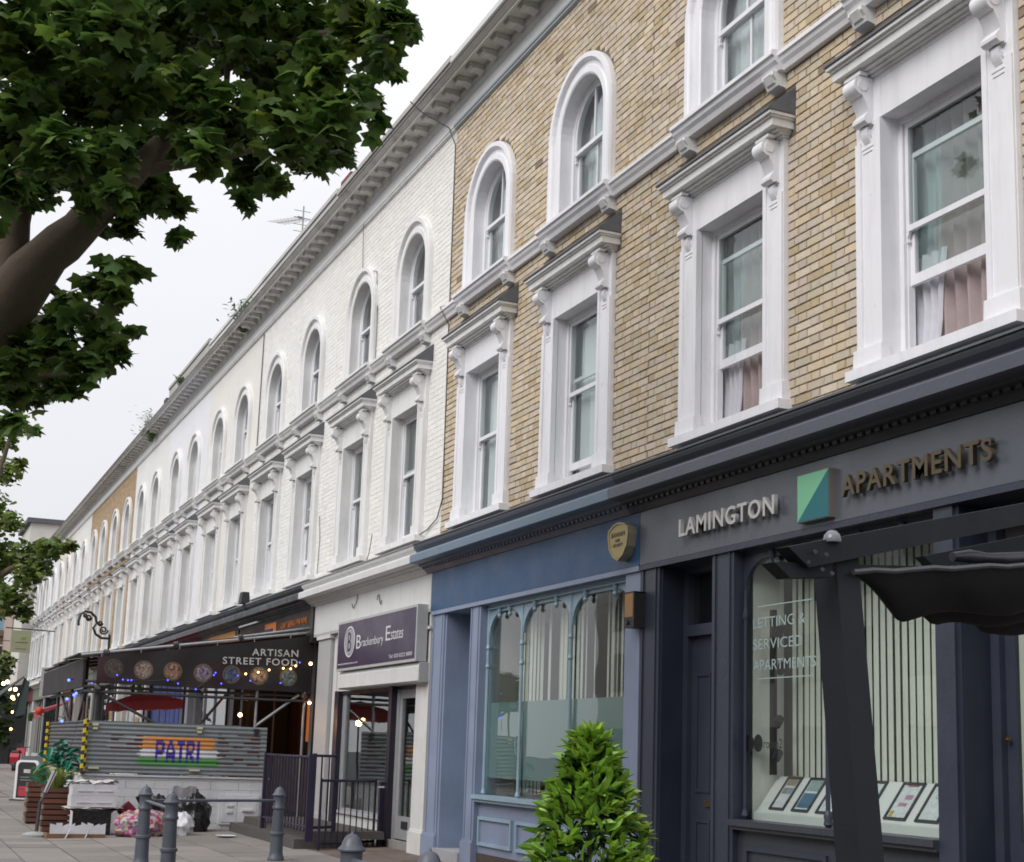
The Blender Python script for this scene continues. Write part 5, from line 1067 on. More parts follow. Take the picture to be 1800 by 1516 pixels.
for k in range(9): c_ = b0.lerp(Vector(e), k/8); mb.tube([c_-Vector((0, .25, 0)), c_+Vector((0, .25, 0))], .006, 4)
obj('boom', mb, t, m=GALV); mb = MB().tube([(.0, 0, hh-.3), (-.5, .0, hh-.1)], .03, 5)
for k in range(4): mb.tube([(-.1, -.2, hh-.6+k*.17), (-.1, .2, hh-.6+k*.17)], .007, 4)
obj('reflector', mb, t, m=DPIPE)
WEED = mat('weed_leaf', (.10, .17, .06), .6, .3, 10, trans=.3)
for u, v, s_, lab in ((430, 545, 1.0, 'green weed growing from the stained cornice'), (268, 738, 1.3, 'tuft of pale weeds on the far cornice'), (318, 668, .35, 'tiny weed on the parapet')):
    p = on(u, v, y=-.2); mb = blades(MB(), int(120*s_), .45*s_, .75*s_, int(u)); mb2 = MB()
    rr = random.Random(u)
    for k in range(int(90*s_)):
        a = rr.uniform(0, 2*pi); q = Vector((rr.gauss(0, .2*s_), rr.gauss(0, .2*s_), rr.uniform(.1, .7)*s_)); d = Vector((cos(a), sin(a), rr.uniform(-.3, .6)))*.16; sd = Vector((-sin(a), cos(a), 0))*.03; mb.poly([q, q+d*.5+sd, q+d, q+d*.5-sd])
    thing('roof_weed', lab, 'weed', (p.x, p.y, min(p.z-.5*s_, 10.75)), 'weeds on the roofline', me=mb, m=WEED)
# --- ornate lamp bracket
p = on(193, 1124, y=-.02); t = thing('scroll_bracket', 'ornate black iron scroll bracket on the far facade', 'bracket', tuple(p))
def oy(u, v): q = on(u, v, x=p.x); return (q.x-p.x, q.y-p.y, q.z-p.z)
obj('arm', MB().tube([oy(193, 1123), oy(178, 1122), oy(168, 1115), (oy(164, 1104)), oy(170, 1096), oy(168, 1085), oy(160, 1077), oy(150, 1075), oy(142, 1080), oy(138, 1092), oy(138, 1100)], .045, 6), t, m=IRON); obj('back_plate', MB().box(-.05, .05, -.05, .0, -.5, .15), t, m=IRON)
for (u, v, r_) in ((182, 1108, 8), (176, 1096, 5), (156, 1086, 6), (150, 1082, 4)):
    obj('scroll', MB().tube([oy(u+r_*(1-k/22)*cos(k*.6), v+r_*(1-k/22)*sin(k*.6)) for k in range(18)], .03, 5), t, m=IRON)

q = on(1343, 562, y=.62); t_ = H[0]; lm = obj('pendant_lamp', MB().lathe([(.03, 0), (.06, .03), (.07, .16), (.05, .20)], 14), t_, q-t_.location, m=glow('amber_lamp', (1, .45, .12), 1.6), smooth=True)
# ---------------------------------------------------------------- trees
BARK = mat('plane_bark', (.115, .088, .062), .9, .5, 4, bump=1.0, bscale=9, dirt=.9, dirtcol=(.036, .027, .022), dscale=4)
LEAF = mat('plane_leaf', (0, 0, 0), .42, .18, 20, attr='tint', trans=.38, spec=.4)
def leaf_pts(r):
    """five-lobed plane leaf, outline in its own plane, tip along +x"""
    rad = [(0, 1.0), (14, .76), (27, .62), (38, .72), (52, .94), (66, .70), (80, .58), (95, .62), (112, .74), (130, .56), (152, .42), (172, .28)]
    pts = [(r*k*cos(radians(a)), r*k*sin(radians(a))) for a, k in rad]; return pts+[(x, -y) for x, y in reversed(pts[1:])]
def add_leaf(mb, p, d, nrm, r, c, pts, curl):
    s_ = nrm.cross(d).normalized(); i = len(mb.v); mb.v.append(tuple(p+nrm*curl*.3*r)); mb.c.append(c)
    for x, y in pts: q = p+d*x*r+s_*y*r-nrm*curl*r*(x*x+y*y)*.5; mb.v.append(tuple(q)); mb.c.append(c)
    n = len(pts)
    for k in range(n): mb.f.append((i, i+1+k, i+1+(k+1) % n))
LP = leaf_pts(1.0)
LPS = [LP[k] for k in (0, 2, 4, 6, 8, 11, 14, 16, 18, 20)] if len(LP) > 20 else LP
def leaf_geo(rr, p, size, pts, base, droop=.5):
    a = rr.uniform(0, 2*pi); d = Vector((cos(a), sin(a), -droop*rr.uniform(.0, 1.8))).normalized()
    n = Vector((rr.gauss(0, .45), rr.gauss(0, .45), 1)).normalized(); n = (n-d*n.dot(d)).normalized()
    k = rr.uniform(.5, 1.5); y = rr.uniform(0, 1); c = (base[0]*k*(1+.5*y), base[1]*k*(1+.12*y), base[2]*k)
    return d, n, size*rr.uniform(.55, 1.2), c
def inside(u, v, poly):
    r = False; j = len(poly)-1
    for i in range(len(poly)):
        if (poly[i][1] > v) != (poly[j][1] > v) and u < (poly[j][0]-poly[i][0])*(v-poly[i][1])/(poly[j][1]-poly[i][1])+poly[i][0]: r = not r
        j = i
    return r
def tree(lab, clumps, dens, size, base, seed, nobj, limbs, trunk_at, pts=LP, flat=1.0, name='plane_tree', tint_right=None):
    rr = random.Random(seed); g = trunk_at; t = thing(name, lab, 'tree', tuple(g)); o = Vector(g)
    mb = MB(); tr = limbs[0]; mb.tube([Vector(p)-o for p, r in tr], [r for p, r in tr], 14); tk = obj('trunk', mb, t, m=BARK, smooth=True)
    for lb in limbs[1:]: obj('limb', MB().tube([Vector(p)-o for p, r in lb], [r for p, r in lb], 10), t, m=BARK, smooth=True)
    L_ = []
    for (c, rad, k) in clumps:
        # each clump: short twigs with leaves hanging round their ends
        for j in range(int(k*dens*rad*rad*55)):
            while True:
                q = Vector((rr.uniform(-1, 1), rr.uniform(-1, 1), rr.uniform(-1, 1)))
                if q.length < 1: break
            q = q*(.55+.45*rr.random()); L_.append(c+Vector((q.x*rad, q.y*rad, q.z*rad*flat)))
    near = sorted(range(len(L_)), key=lambda i: (L_[i]-CAM).length)
    vis = []
    for i in near:
        d = L_[i]-CAM; z = d.dot(_f); u = CXP+FPX*d.dot(_rr)/z; v = CYP-FPX*d.dot(_uu)/z
        if 0 < u < 1800 and 0 < v < 1516: vis.append(i)
        if len(vis) >= nobj: break
    vs = set(vis); mb = MB(); mb.c = []
    variants = []
    for k in range(16):
        m2 = MB(); m2.c = []; d, n, s_, c = leaf_geo(rr, None, size, pts, base); add_leaf(m2, Vector((0, 0, 0)), d, n, s_, c, pts, rr.uniform(.1, .5)); variants.append(m2.mesh('leaf', LEAF))
    for i, p in enumerate(L_):
        if i in vs: obj('leaf', variants[rr.randrange(16)], t, p-o, rot=(0, 0, rr.uniform(0, 6.28))); continue
        d, n, s_, c = leaf_geo(rr, p, size, pts, base)
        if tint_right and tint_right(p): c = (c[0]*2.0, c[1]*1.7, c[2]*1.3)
        add_leaf(mb, p-o, d, n, s_, c, pts, rr.uniform(.1, .5))
    obj('crown', mb, t, m=LEAF, kind='stuff'); print('leaves', lab[:20], len(L_)); return t
rr = random.Random(21)
def cl(u, v, rpx, dep=None, k=1.0):
    dep = dep or 10.9+rr.uniform(-1.5, 1.6); return (at(u, v, dep), rpx*dep/FPX, k)
C1L = [cl(*q) for q in ((205, 345, 36), (170, 395, 22), (60, 605, 60), (110, 565, 50), (200, 520, 38), (225, 475, 24), (100, 665, 46), (180, 605, 42), (20, 680, 50), (20, 250, 60), (100, 260, 70), (165, 315, 55), (60, 340, 42), (15, 330, 45), (215, 315, 45), (150, 365, 30), (60, 50, 120), (180, 40, 110), (300, 40, 110), (420, 40, 100), (530, 45, 95), (630, 40, 70), (690, 35, 48), (665, 95, 42), (640, 165, 48), (590, 205, 62), (600, 262, 34), (545, 270, 50), (505, 225, 75), (440, 290, 55), (430, 348, 28), (480, 320, 34), (400, 210, 80), (330, 170, 90), (230, 160, 90), (130, 170, 90), (40, 200, 80), (350, 265, 50), (270, 260, 62), (190, 280, 62), (110, 300, 40), (560, 120, 70), (470, 130, 75), (300, 355, 38), (255, 340, 48), (315, 412, 20), (222, 395, 34), (180, 350, 38), (205, 470, 34), (235, 482, 20), (165, 500, 34), (120, 540, 40), (170, 565, 42), (232, 583, 18), (205, 622, 32), (150, 640, 42), (90, 610, 48), (30, 640, 48), (60, 690, 36), (120, 685, 28), (22, 740, 24), (60, 755, 12), (0, 580, 45), (715, 55, 22), (690, 130, 22), (665, 210, 18), (655, 245, 12))]
C1L += [cl(u, v, r, 11+rr.uniform(-2, 2), .45) for u, v, r in ((-120, 100, 200), (-120, 350, 180), (-160, 600, 150), (100, -140, 170), (350, -140, 170), (600, -120, 150), (-300, -100, 260), (250, -350, 260), (550, -300, 200))]
P = lambda u, v, d, r: (at(u, v, d), r)
base1 = at(-230, 1500, 11.6); base1.z = -.12
limbs = [[(base1, .36), (at(-190, 1150, 11.6), .32), (at(-140, 850, 11.5), .30), (at(-85, 690, 11.4), .27), (at(-20, 575, 11.3), .24)],
 [P(-30, 600, 11.3, .24), P(10, 540, 11.25, .235), P(30, 515, 11.2, .215), P(55, 480, 11.15, .20), P(85, 448, 11.1, .165), P(110, 428, 11.1, .17), P(140, 402, 11.1, .145), P(185, 350, 11.1, .14), P(240, 300, 11, .10), P(300, 235, 11.4, .08), P(345, 150, 12.1, .065), P(360, 40, 12.4, .05), P(372, -60, 12.5, .04)],
 [P(10, 540, 11.3, .19), P(22, 460, 11.3, .125), P(28, 390, 11.3, .11), P(42, 310, 11.3, .11), P(60, 230, 11.3, .09), P(90, 120, 11.3, .07), P(120, 0, 11.3, .05)],
 [P(330, 90, 12.3, .05), P(370, 85, 12.2, .045), P(400, 105, 12.1, .035), P(398, 165, 12.1, .02)], [P(190, 350, 11.1, .05), P(150, 230, 11.3, .035), P(165, 120, 11.5, .035)],
 [P(240, 300, 11, .05), P(380, 280, 11.4, .04), P(480, 250, 11.6, .03), P(590, 200, 11.8, .02), P(680, 130, 11.9, .01)], [P(60, 480, 11.2, .05), P(130, 540, 11.3, .03), P(200, 560, 10.6, .02)], [P(-10, 600, 11.3, .05), P(60, 660, 11.3, .03), P(130, 660, 11.3, .012)],
 [P(345, 150, 12.1, .05), P(450, 90, 12.2, .035), P(560, 60, 11.8, .03), P(690, 50, 12, .012)]]
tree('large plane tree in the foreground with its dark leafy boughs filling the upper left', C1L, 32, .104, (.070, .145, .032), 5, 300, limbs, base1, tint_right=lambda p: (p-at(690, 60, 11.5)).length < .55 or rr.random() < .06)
C2L = [(at(u, v, 36+rr.uniform(-2, 2)), r*1.22*36/FPX, 1) for u, v, r in ((25, 745, 30), (5, 770, 32), (8, 830, 32), (30, 815, 16), (12, 920, 26), (10, 980, 40), (50, 975, 32), (85, 962, 28), (120, 958, 18), (50, 1010, 30), (20, 1055, 36), (45, 1080, 18), (70, 1000, 22), (10, 1160, 18), (-40, 900, 70), (-40, 1040, 60))]
b2_ = at(-60, 1380, 36); b2_.z = -.2
tree('second plane tree farther down the street with pale green foliage at the left edge', C2L, 8, .15, (.10, .17, .04), 8, 0, [[(b2_, .3), (at(-60, 1100, 36), .25), (at(-40, 900, 36), .18)], [P(-60, 1050, 36, .12), P(20, 1000, 36, .08), P(90, 965, 36, .04)], [P(-50, 950, 36, .1), P(0, 830, 36, .07), P(20, 760, 36, .04)]], b2_, pts=LPS, flat=.8)  # leaf base colour lightened for the light falling on the crown
C3L = [(at(u, v, 60+rr.uniform(-3, 3)), r*60/FPX, 1) for u, v, r in ((5, 1225, 26), (25, 1245, 24), (0, 1275, 30), (10, 1180, 18), (-30, 1200, 50), (5, 1300, 20))]
b3_ = at(-20, 1345, 60); b3_.z = -.2
tree('dark green street tree low at the far left behind the market awning', C3L, 2.2, .26, (.04, .075, .025), 9, 0, [[(b3_, .2), (at(-20, 1200, 60), .1)]], b3_, pts=LPS, flat=.8)

# --- bay bush
BAYM = mat('bay_leaf', (0, 0, 0), .35, .12, 30, attr='tint', trans=.22)
bc = CAM+ray(1037, 1400)*7.0; t = thing('bay_bush', 'bright green conical bay bush in a pot before the blue and dark shopfronts', 'bush', (bc.x, bc.y, gz(bc.y))); gz0 = gz(bc.y)
obj('pot', MB().lathe([(.13, 0), (.17, .02), (.21, .38), (.23, .40), (.23, .44), (.20, .44), (.19, .40)], 24), t, m=mat('charcoal_pot', (.05, .05, .055), .6), smooth=True); obj('stem', MB().tube([(0, 0, .3), (.01, 0, 1.35)], [.022, .008], 8), t, m=BARK)
rr2 = random.Random(12); mb = MB(); mb.c = []; big = []
def bayleaf(mb, p, d, r, w_, c):
    s_ = d.cross(Vector((rr2.gauss(0, .5), rr2.gauss(0, .5), 1))); s_ = s_.normalized()*w_; n = s_.cross(d).normalized()*w_*.5; i = len(mb.v)
    mb.v += [tuple(p), tuple(p+d*r*.35+s_*.8+n), tuple(p+d*r*.65+s_+n*.8), tuple(p+d*r-n), tuple(p+d*r*.65-s_+n*.8), tuple(p+d*r*.35-s_*.8+n), tuple(p+d*r*.5)]
    mb.c += [c]*7; mb.f += [(i, i+6, i+1), (i+1, i+6, i+2), (i+2, i+6, i+3), (i+3, i+6, i+4), (i+4, i+6, i+5), (i+5, i+6, i)]
def brad(z): # bush radius at height z
    return .27*min(1, (1.50-z)/.62)**.72*(1 if z > .6 else .85) if z < 1.50 else 0
for k in range(270):
    z = .48+1.0*rr2.random()**.85; r0 = brad(z)*(.55+.68*rr2.random()); a = rr2.uniform(0, 2*pi); out = Vector((cos(a), sin(a), .55 if z < 1.3 else 1.2)).normalized()
    p = Vector((r0*cos(a)*.9, r0*sin(a)*.9, z-.02)); n_l = rr2.randint(6, 9); vivid = .6+.7*rr2.random()  # random tone for each rosette
    for j in range(n_l):
        b = 2*pi*j/n_l; ax1 = out.cross(Vector((0, 0, 1))).normalized(); ax2 = out.cross(ax1); sp = rr2.uniform(.35, 1.0); d = (out+(ax1*cos(b)+ax2*sin(b))*sp+Vector((0, 0, .15))).normalized(); young = sp < .75
        c = (.30*vivid, .45*vivid, .06*vivid) if young else (.10*vivid, .20*vivid, .03*vivid); bayleaf(mb, p, d, rr2.uniform(.06, .105), rr2.uniform(.011, .018), c)
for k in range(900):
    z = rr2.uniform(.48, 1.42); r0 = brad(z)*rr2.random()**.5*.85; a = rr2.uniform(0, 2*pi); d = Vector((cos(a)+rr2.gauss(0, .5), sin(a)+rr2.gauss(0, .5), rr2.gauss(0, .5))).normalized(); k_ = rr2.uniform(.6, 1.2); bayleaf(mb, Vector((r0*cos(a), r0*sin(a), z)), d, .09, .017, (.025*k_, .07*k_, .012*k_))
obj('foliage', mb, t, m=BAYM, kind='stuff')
vr = []
for k in range(12):
    m2 = MB(); m2.c = []; vivid = rr2.uniform(.8, 1.3); bayleaf(m2, Vector((0, 0, 0)), Vector((.75, 0, .65)), rr2.uniform(.08, .11), .018, (.16*vivid, .31*vivid, .03*vivid)); vr.append(m2.mesh('leaf', BAYM))
for k in range(280):
    z = .6+.85*rr2.random(); va = math.atan2(-1, 0)+.2; a = va+rr2.gauss(0, .9)+.6; r0 = brad(z)*rr2.uniform(.92, 1.08); obj('leaf', vr[k % 12], t, (r0*cos(a), r0*sin(a), z), rot=(rr2.gauss(0, .5), rr2.gauss(0, .5), a+rr2.gauss(0, .8)))
t = thing('flower_tub', 'low yellow flowers at the lower right corner by the doorway', 'flowers', (-6.75, -.45, 0)); obj('tub', MB().lathe([(.14, 0), (.2, .35), (.21, .37), (.18, .37)], 18), t, m=MATS['charcoal_pot']); mb = blades(MB(), 160, .22, .3, 3); mb.v = [(v[0], v[1], v[2]+.36) for v in mb.v]; obj('foliage', mb, t, m=GRS, kind='stuff')
YF = mat('yellow_petal', (.55, .40, .03), .6)
for k in range(14): a = rr2.uniform(0, 6.28); obj('flower', MB().lathe([(.0, 0), (.03, .012), (.035, .02), (.0, .012)], 8), t, (.15*cos(a), .15*sin(a), .5+rr2.uniform(0, .13)), m=YF)

# --- pergola
PG = mat('pergola_paint', (.011, .013, .017), .6, .15, 5, bump=.1, spec=.25); 
yp = -3.40; A0 = on(1470, 1000, y=yp); A1 = on(1512, 1516, y=yp)
t = thing('pergola', 'dark timber pergola frame with a leaning square post at the lower right', 'pergola', (A1.x, A1.y, gz(yp)))
o = Vector(t.location); lean = (A1-A0)/(A0.z-A1.z); top = A0+Vector((0, 0, 0))-lean*.10+Vector((0, 0, .10)); bot = A0+lean*(A0.z-gz(yp)); bot.z = gz(yp); top.z = A0.z+.12
mb = MB(); i = 0
for q in (bot, top):
    q = q-o; mb.v += [(q.x-.14, q.y, q.z), (q.x, q.y, q.z), (q.x, q.y+.10, q.z), (q.x-.14, q.y+.10, q.z)]
mb.f += [(0, 3, 2, 1), (4, 5, 6, 7), (0, 1, 5, 4), (1, 2, 6, 5), (2, 3, 7, 6), (3, 0, 4, 7)]; obj('post', mb, t, m=PG)
B0, B1 = at(1440, 972, 5.12), at(1800, 903, 5.75); D = (B1-B0).normalized(); UP = Vector((0, 0, 1)); BK = UP.cross(D).normalized(); UPB = D.cross(BK).normalized()
if BK.dot(_f) < 0: BK = -BK
UPB = D.cross(BK); UPB = UPB if UPB.z > 0 else -UPB
def bar(par, p, q, h_, w_, name='beam', m=PG, cut=.0):
    d = (q-p).normalized(); bk = UP.cross(d).normalized(); up = d.cross(bk); up = up if up.z > 0 else -up; mb = MB(); o_ = Vector(par.location)
    for e, s_ in ((p, 0), (q, 1)):
        for a_, b_ in ((-1, -1), (1, -1), (1, 1), (-1, 1)): mb.v.append(tuple(e-o_+bk*a_*w_/2+up*b_*h_/2+d*(cut if (s_ == 0 and b_ < 0) else 0)))
    mb.f += [(0, 3, 2, 1), (4, 5, 6, 7), (0, 1, 5, 4), (1, 2, 6, 5), (2, 3, 7, 6), (3, 0, 4, 7)]; return obj(name, mb, par, m=m)
pg = t; bar(pg, B0-D*.175, B0+D*2.6, .085, .07, cut=.08)
bar(pg, at(1350, 1004, 5.02), at(1450, 1003, 5.16), .055, .07, 'cross_beam', cut=.07)
bar(pg, at(1618, 992, 6.3), at(1990, 915, 6.9), .065, .06, cut=.06); bar(pg, at(1500, 1000, 5.6), at(1800, 1006, 6.6), .03, .04, 'rail')
pt = at(1463, 944, 5.12); obj('junction_dome', MB().lathe([(.031, 0), (.033, .010), (.028, .027), (.017, .040), (.003, .045)], 18, tuple(pt-Vector(pg.location)+Vector((0, 0, -.02)))), pg, m=mat('pale_dome_glass', (.16, .16, .19), .2, .05), smooth=True)
for u, v in ((1420, 988), (1452, 975), (1462, 1008), (1432, 970), (1445, 1001)): q = at(u, v, 5.05)-Vector(pg.location); obj('bolt', MB().tube([q, q-_f*.015], .007, 8), pg, m=DPIPE)
CLO = mat('black_canopy_cloth', (.010, .009, .010), .7, .2, 4, bump=.3, bscale=12, spec=.2)
H0, H1 = at(1500, 1006, 5.15), at(1800, 994, 5.6); DH = (H1-H0).normalized(); BKc = Vector((_f.x, _f.y, 0)).normalized()*.85+Vector((_rr.x, _rr.y, 0))*.45
t = thing('folded_canopy', 'black fabric canopy sagging in folds under the pergola beam', 'canopy', tuple(H0))
def cloth(y0, y1, xl, sag, ph):
    def fn(u, v):
        q = DH*(xl+2.4*u)+BKc*(y0+(y1-y0)*v); s_ = sag*min(1, .12+u*13)*(1+.10*sin(u*26+ph)); return q-Vector((0, 0, s_*max(0, sin(pi*v))**.7))+Vector((0, 0, .010*noise.noise(Vector((u*12, v*4, ph)))))
    return fn
obj('fold', MB().sheet(cloth(0, .42, 0, .155, 0), 80, 14), t, m=CLO, smooth=True); obj('fold', MB().sheet(cloth(.42, .95, .05, .15, 2), 80, 14), t, m=CLO, smooth=True); obj('fold', MB().sheet(cloth(.95, 1.5, .2, .14, 4), 80, 14), t, m=CLO, smooth=True)
RO = mat('dark_sheen_fabric', (.05, .05, .058), .35, .3, 9, bump=.6, bscale=9)
q = at(1674, 979, 5.6)-H0; obj('roll', MB().tube([q+DH*.1*k+Vector((0, 0, .004*sin(k*1.7)))-Vector((0, 0, .004*k)) for k in range(18)], [.018+.006*(k > 0)+.004*sin(k*2.3) for k in range(18)], 12), t, m=RO, smooth=True)
obj('edge_hem', MB().tube([DH*.1*k+Vector((0, 0, .004*sin(k*2.1))) for k in range(22)], .011, 8), t, m=RO, smooth=True)

# ---------------------------------------------------------------- beyond the row
STN = mat('pinkish_stone', (.36, .29, .24), .8, .12, 2, dirt=.4, dirtcol=(.2, .16, .13)); BRB = mat('brown_brick_far', (.20, .13, .10), .9, .15, 4); PALE = mat('pale_far_render', (.55, .53, .49), .8, .08, 2)
def win_row(par, m, xs, ys, zs, x):
    pass
def facing_block(lab, u0, u1, vtop, X, dep, m, wins=(), name='building', extra=None):
    """building across the end of the street: its front faces +x (towards the camera) on the plane x = X"""
    a = on(u0, vtop, x=X); b = on(u1, vtop, x=X); t = thing(name, lab, 'building', (X, (a.y+b.y)/2, -.2), 'buildings beyond the row'); y0, y1 = a.y-t.location.y, b.y-t.location.y; zt = max(a.z, b.z)+.2
    obj('wall', MB().box(-dep, 0, y0, y1, 0, zt), t, m=m); obj('parapet', MB().box(-dep-.1, .15, y0-.15, y1+.15, zt, zt+.35), t, m=m)
    for (wu, wv, ww, wh) in wins:
        p = on(wu, wv, x=X); f = obj('window', MB().box(.0, .05, -ww/2, ww/2, -wh/2, wh/2), t, (0, p.y-t.location.y, p.z+.2), m=WHITE2); obj('pane', MB().box(.05, .06, -ww/2+.07, ww/2-.07, -wh/2+.07, wh/2-.07), f, m=ROOMD)
    if extra: extra(t, y0, y1, zt)
    return t
def gable(t, y0, y1, zt):
    obj('gable', MB().poly([(.02, y0, zt+.35), (.02, y1, zt+.35), (.02, (y0+y1)/2, zt+2.2)]).poly([(-3, y0, zt+.35), (-3, (y0+y1)/2, zt+2.2), (-3, y1, zt+.35)]).poly([(.02, y0, zt+.35), (.02, (y0+y1)/2, zt+2.2), (-3, (y0+y1)/2, zt+2.2), (-3, y0, zt+.35)]).poly([(.02, y1, zt+.35), (-3, y1, zt+.35), (-3, (y0+y1)/2, zt+2.2), (.02, (y0+y1)/2, zt+2.2)]), t, m=MATS['slate_roof'])
mat('slate_roof', (.10, .10, .11), .8, .2, 4)
facing_block('tall pinkish stone building closing the street beyond the row', 30, 64, 1045, -86, 9, STN, ((38, 1200, .9, 2.0), (52, 1205, .9, 2.0), (38, 1130, .9, 2.0), (52, 1130, .9, 2.0), (40, 1080, .9, 1.4)), extra=lambda t, a, b, z: [obj('pilaster', MB().box(0, .2, a+(b-a)*k/4-.12, a+(b-a)*k/4+.12, 0, z), t, m=STN) for k in range(5)])
def pots(t, a, b, z):
    obj('chimney_stack', MB().box(-3, -1.8, a+.5, b-.4, z, z+1.4), t, m=BRB); obj('sky_blue_board', MB().box(-1, -.9, a, a+2.4, z+.4, z+1.3), t, m=mat('pale_blue_board', (.25, .42, .55), .7))
    for k in range(7): obj('chimney_pot', MB().lathe([(.17, 0), (.13, .6), (.17, .7)], 8, (-2.4, a+.8+(b-a-1.6)*k/6, z+1.4)), t, m=MATS.get('clay_pot') or mat('clay_pot', (.3, .12, .07), .8))
facing_block('brown brick house with a row of chimney pots at the far left', -30, 34, 1120, -94, 8, BRB, ((5, 1160, 1.1, 1.8), (22, 1165, 1.1, 1.8), (5, 1215, 1.1, 1.8), (22, 1215, 1.1, 1.8)), extra=pots)
facing_block('lower gabled terrace end behind the hanging sign', 8, 42, 1180, -90, 6, mat('grey_far_render', (.30, .28, .27), .8), ((14, 1215, .8, 1.5), (25, 1213, .8, 1.5), (35, 1212, .8, 1.5)), extra=gable)
p0 = on(62, 950, y=2.0); t = thing('attic_block', 'pale attic block with a brick flank rising above the far end of the row', 'building', (-81.5, 3.5, -.2), 'buildings beyond the row'); zt = on(85, 922, x=-79).z+.2; obj('wall', MB().box(-3, 2.6, -4.0, 3, 0, zt), t, m=PALE); obj('brick_flank', MB().box(2.6, 2.7, -1.2, 3, 0, zt-.3), t, m=BRB); obj('roof', MB().box(-3.2, 2.8, -4.2, 3.2, zt, zt+.25), t, m=MATS['slate_roof']); obj('window', MB().box(2.6, 2.66, -3.2, -1.9, zt-2.6, zt-.8), t, m=WHITE)
# hanging sign
SG = mat('sage_sign', (.30, .31, .20), .6, .1); p = on(37, 1128, x=-58); t = thing('hanging_sign', 'pale sage square hanging sign with a leaf motif at the far left', 'sign', tuple(p)); w2 = .36
obj('board', MB().box(-.03, .03, -w2, w2, -.42, .42), t, m=SG); obj('leaf_motif', MB().prism([(-.1, .1), (.0, .16), (.14, .17), (.10, .08), (.0, .05)], -.006, .0), t, (.031, .05, 0), m=mat('leaf_print', (.15, .30, .05), .6), rot=(0, 0, radians(90))); obj('motif_line', MB().box(.031, .034, -.2, .25, -.06, -.02).box(.031, .034, -.18, .2, -.30, -.27), t, m=mat('grey_print', (.12, .13, .08), .6)); obj('bracket_arm', MB().tube([(0, -.6, .50), (0, 1.2, .46)], .025, 6).tube([(0, -.4, -.0), (0, -1.0, .0)], .015, 5), t, m=IRON)
# market awning, lit bulbs, dark stall front at the far left
GRC = mat('dark_green_canvas', (.02, .035, .03), .7, .2)
t = thing('market_awning', 'dark green awning with folding arms at the far left market stall', 'awning', tuple(on(25, 1225, x=-50))); o = Vector(t.location)
a, b, c, d = on(-40, 1255, x=-50), on(42, 1190, x=-50), on(46, 1186, x=-53), on(-40, 1240, x=-53); obj('canvas', MB().poly([a-o, b-o, c-o, d-o]), t, m=GRC); e1, e2 = on(44, 1192, x=-50), on(22, 1262, x=-50); obj('folded_wing', MB().poly([e1-o, on(52, 1200, x=-50)-o, on(44, 1255, x=-50)-o, e2-o]), t, m=mat('slate_green_canvas', (.05, .075, .075), .7)); obj('arm', MB().tube([a-o, b-o], .03, 6).tube([e1-o, e2-o], .03, 6), t, m=IRON)
t = thing('market_stall', 'dark stall front with hanging goods under the green awning', 'stall', (-77, -3.6, -.1)); y_a = on(-40, 1300, x=-77).y+3.6; y_b = on(44, 1300, x=-77).y+3.6; obj('back', MB().box(-.3, 0, y_a, y_b, 0, 4.0), t, m=IRON); obj('counter', MB().box(0, 1.0, y_a, y_b-.8, 0, .9), t, m=IRON); hp = on(54, 1258, x=-54)-Vector(t.location); mb = blades(MB(), 120, .22, .4, 6); mb.v = [(v[0]+hp.x, v[1]+hp.y, v[2]+hp.z-.2) for v in mb.v]; obj('hanging_plants', mb, t, m=WEED); obj('tripod', MB().tube([(1.2, y_a+2.0, 0), (1.2, y_a+2.5, 1.1)], .03, 6).tube([(1.2, y_a+3.1, 0), (1.2, y_a+2.5, 1.1)], .03, 6), t, m=WHITE2)
bulbs('row of warm lamps glowing over the market stall at the far left edge', (1, .62, .3), 9, [on(u, v, x=-55) for u, v in ((6, 1202), (13, 1199), (17, 1211), (27, 1212), (22, 1226), (35, 1222))], .07, 'warm lamps far down the street')
bulbs('two orange wall lamps on the far stone building', (1, .5, .25), 5, [on(u, v, x=-83) for u, v in ((27, 1185), (37, 1180))], .14, 'warm lamps far down the street', False)
bulbs('tiny yellow lights on the dark stall front', (1, .7, .2), 6, [on(u, v, x=-55.5) for u, v in ((19, 1282), (24, 1229), (22, 1252))], .05, 'warm lamps far down the street', False)
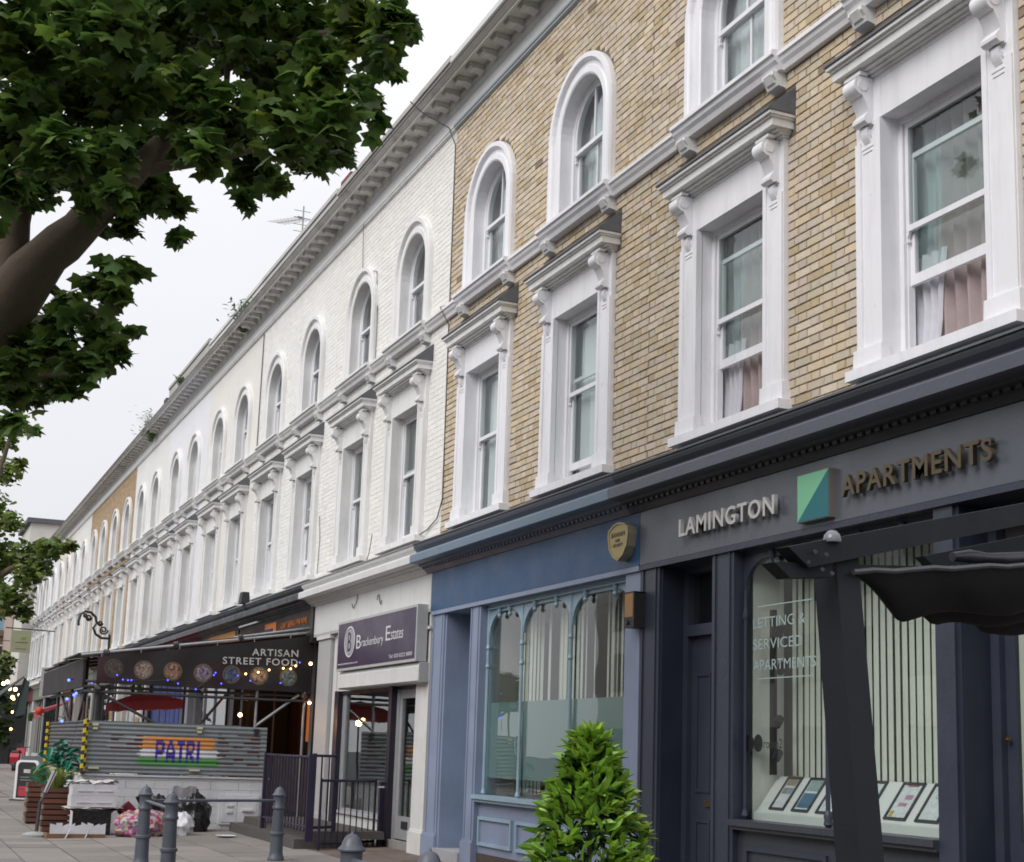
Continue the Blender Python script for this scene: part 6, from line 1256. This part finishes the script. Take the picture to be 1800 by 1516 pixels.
t = thing('projecting_sign', 'small green and yellow projecting sign under the far end of the terrace roof', 'sign', tuple(on(92, 1200, x=-40))); obj('frame', MB().box(-.03, .03, -.30, .28, -.38, .38), t, m=WHITE2); obj('green_panel', MB().box(.031, .036, -.22, .24, -.32, -.02), t, m=mat('shop_green', (.02, .16, .12), .5)); obj('yellow_panel', MB().box(.031, .036, -.14, .2, .04, .26), t, m=mat('shop_yellow', (.5, .33, .02), .5))
awning('small red and white striped awning far down the row', -60, -56, -.2, 2.7, -1.3, 2.3, .25, mat('red_stripe_canvas', (.30, .05, .07), .8), 'awnings far down the row')
t = thing('lantern_decoration', 'small red lantern hanging below the striped awning', 'lantern', tuple(on(69, 1250, x=-50))); mb = blob(.14, 2, amp=0, n=12, flat=False); obj('shade', mb, t, m=mat('red_lantern', (.55, .05, .02), .5)); obj('cap', MB().tube([(0, 0, .12), (0, 0, .25)], .02, 6), t, m=IRON)
# --- the other side of the street, seen only in window reflections and felt as bounced light
t = thing('opposite_terrace', 'terrace across the road, outside the picture', 'building', (-20, -26, -.2)); obj('wall', MB().box(-45, 40, -6, 0, 0, 10.5), t, m=PALE)
mb = MB()
for k in range(26):
    for z in (1, 4.6, 7.6): mb.box(-43+k*3.2, -41.6+k*3.2, 0, .03, z, z+1.9)
obj('windows', mb, t, m=ROOMD)
for k, (x, y) in enumerate(((4, -15), (-14, -15.5))):
    t = thing('street_tree', ['nearer street tree across the road, outside the picture', 'farther street tree across the road, outside the picture'][k], 'tree', (x, y, -.2), 'trees across the road'); obj('trunk', MB().tube([(0, 0, 0), (.1, 0, 3), (0, .1, 6)], [.25, .2, .1], 8), t, m=BARK); mb = MB(); mb.c = []
    r3 = random.Random(k)
    for j in range(1500):
        q = Vector((r3.gauss(0, 1), r3.gauss(0, 1), r3.gauss(0, .8))); q = q.normalized()*(2.2*r3.random()**.4); d, n, s_, c = leaf_geo(r3, q, .30, LPS, (.05, .09, .025)); add_leaf(mb, q+Vector((0, 0, 4.9)), d, n, s_, c, LPS, .3)
    obj('crown', mb, t, m=LEAF, kind='stuff')
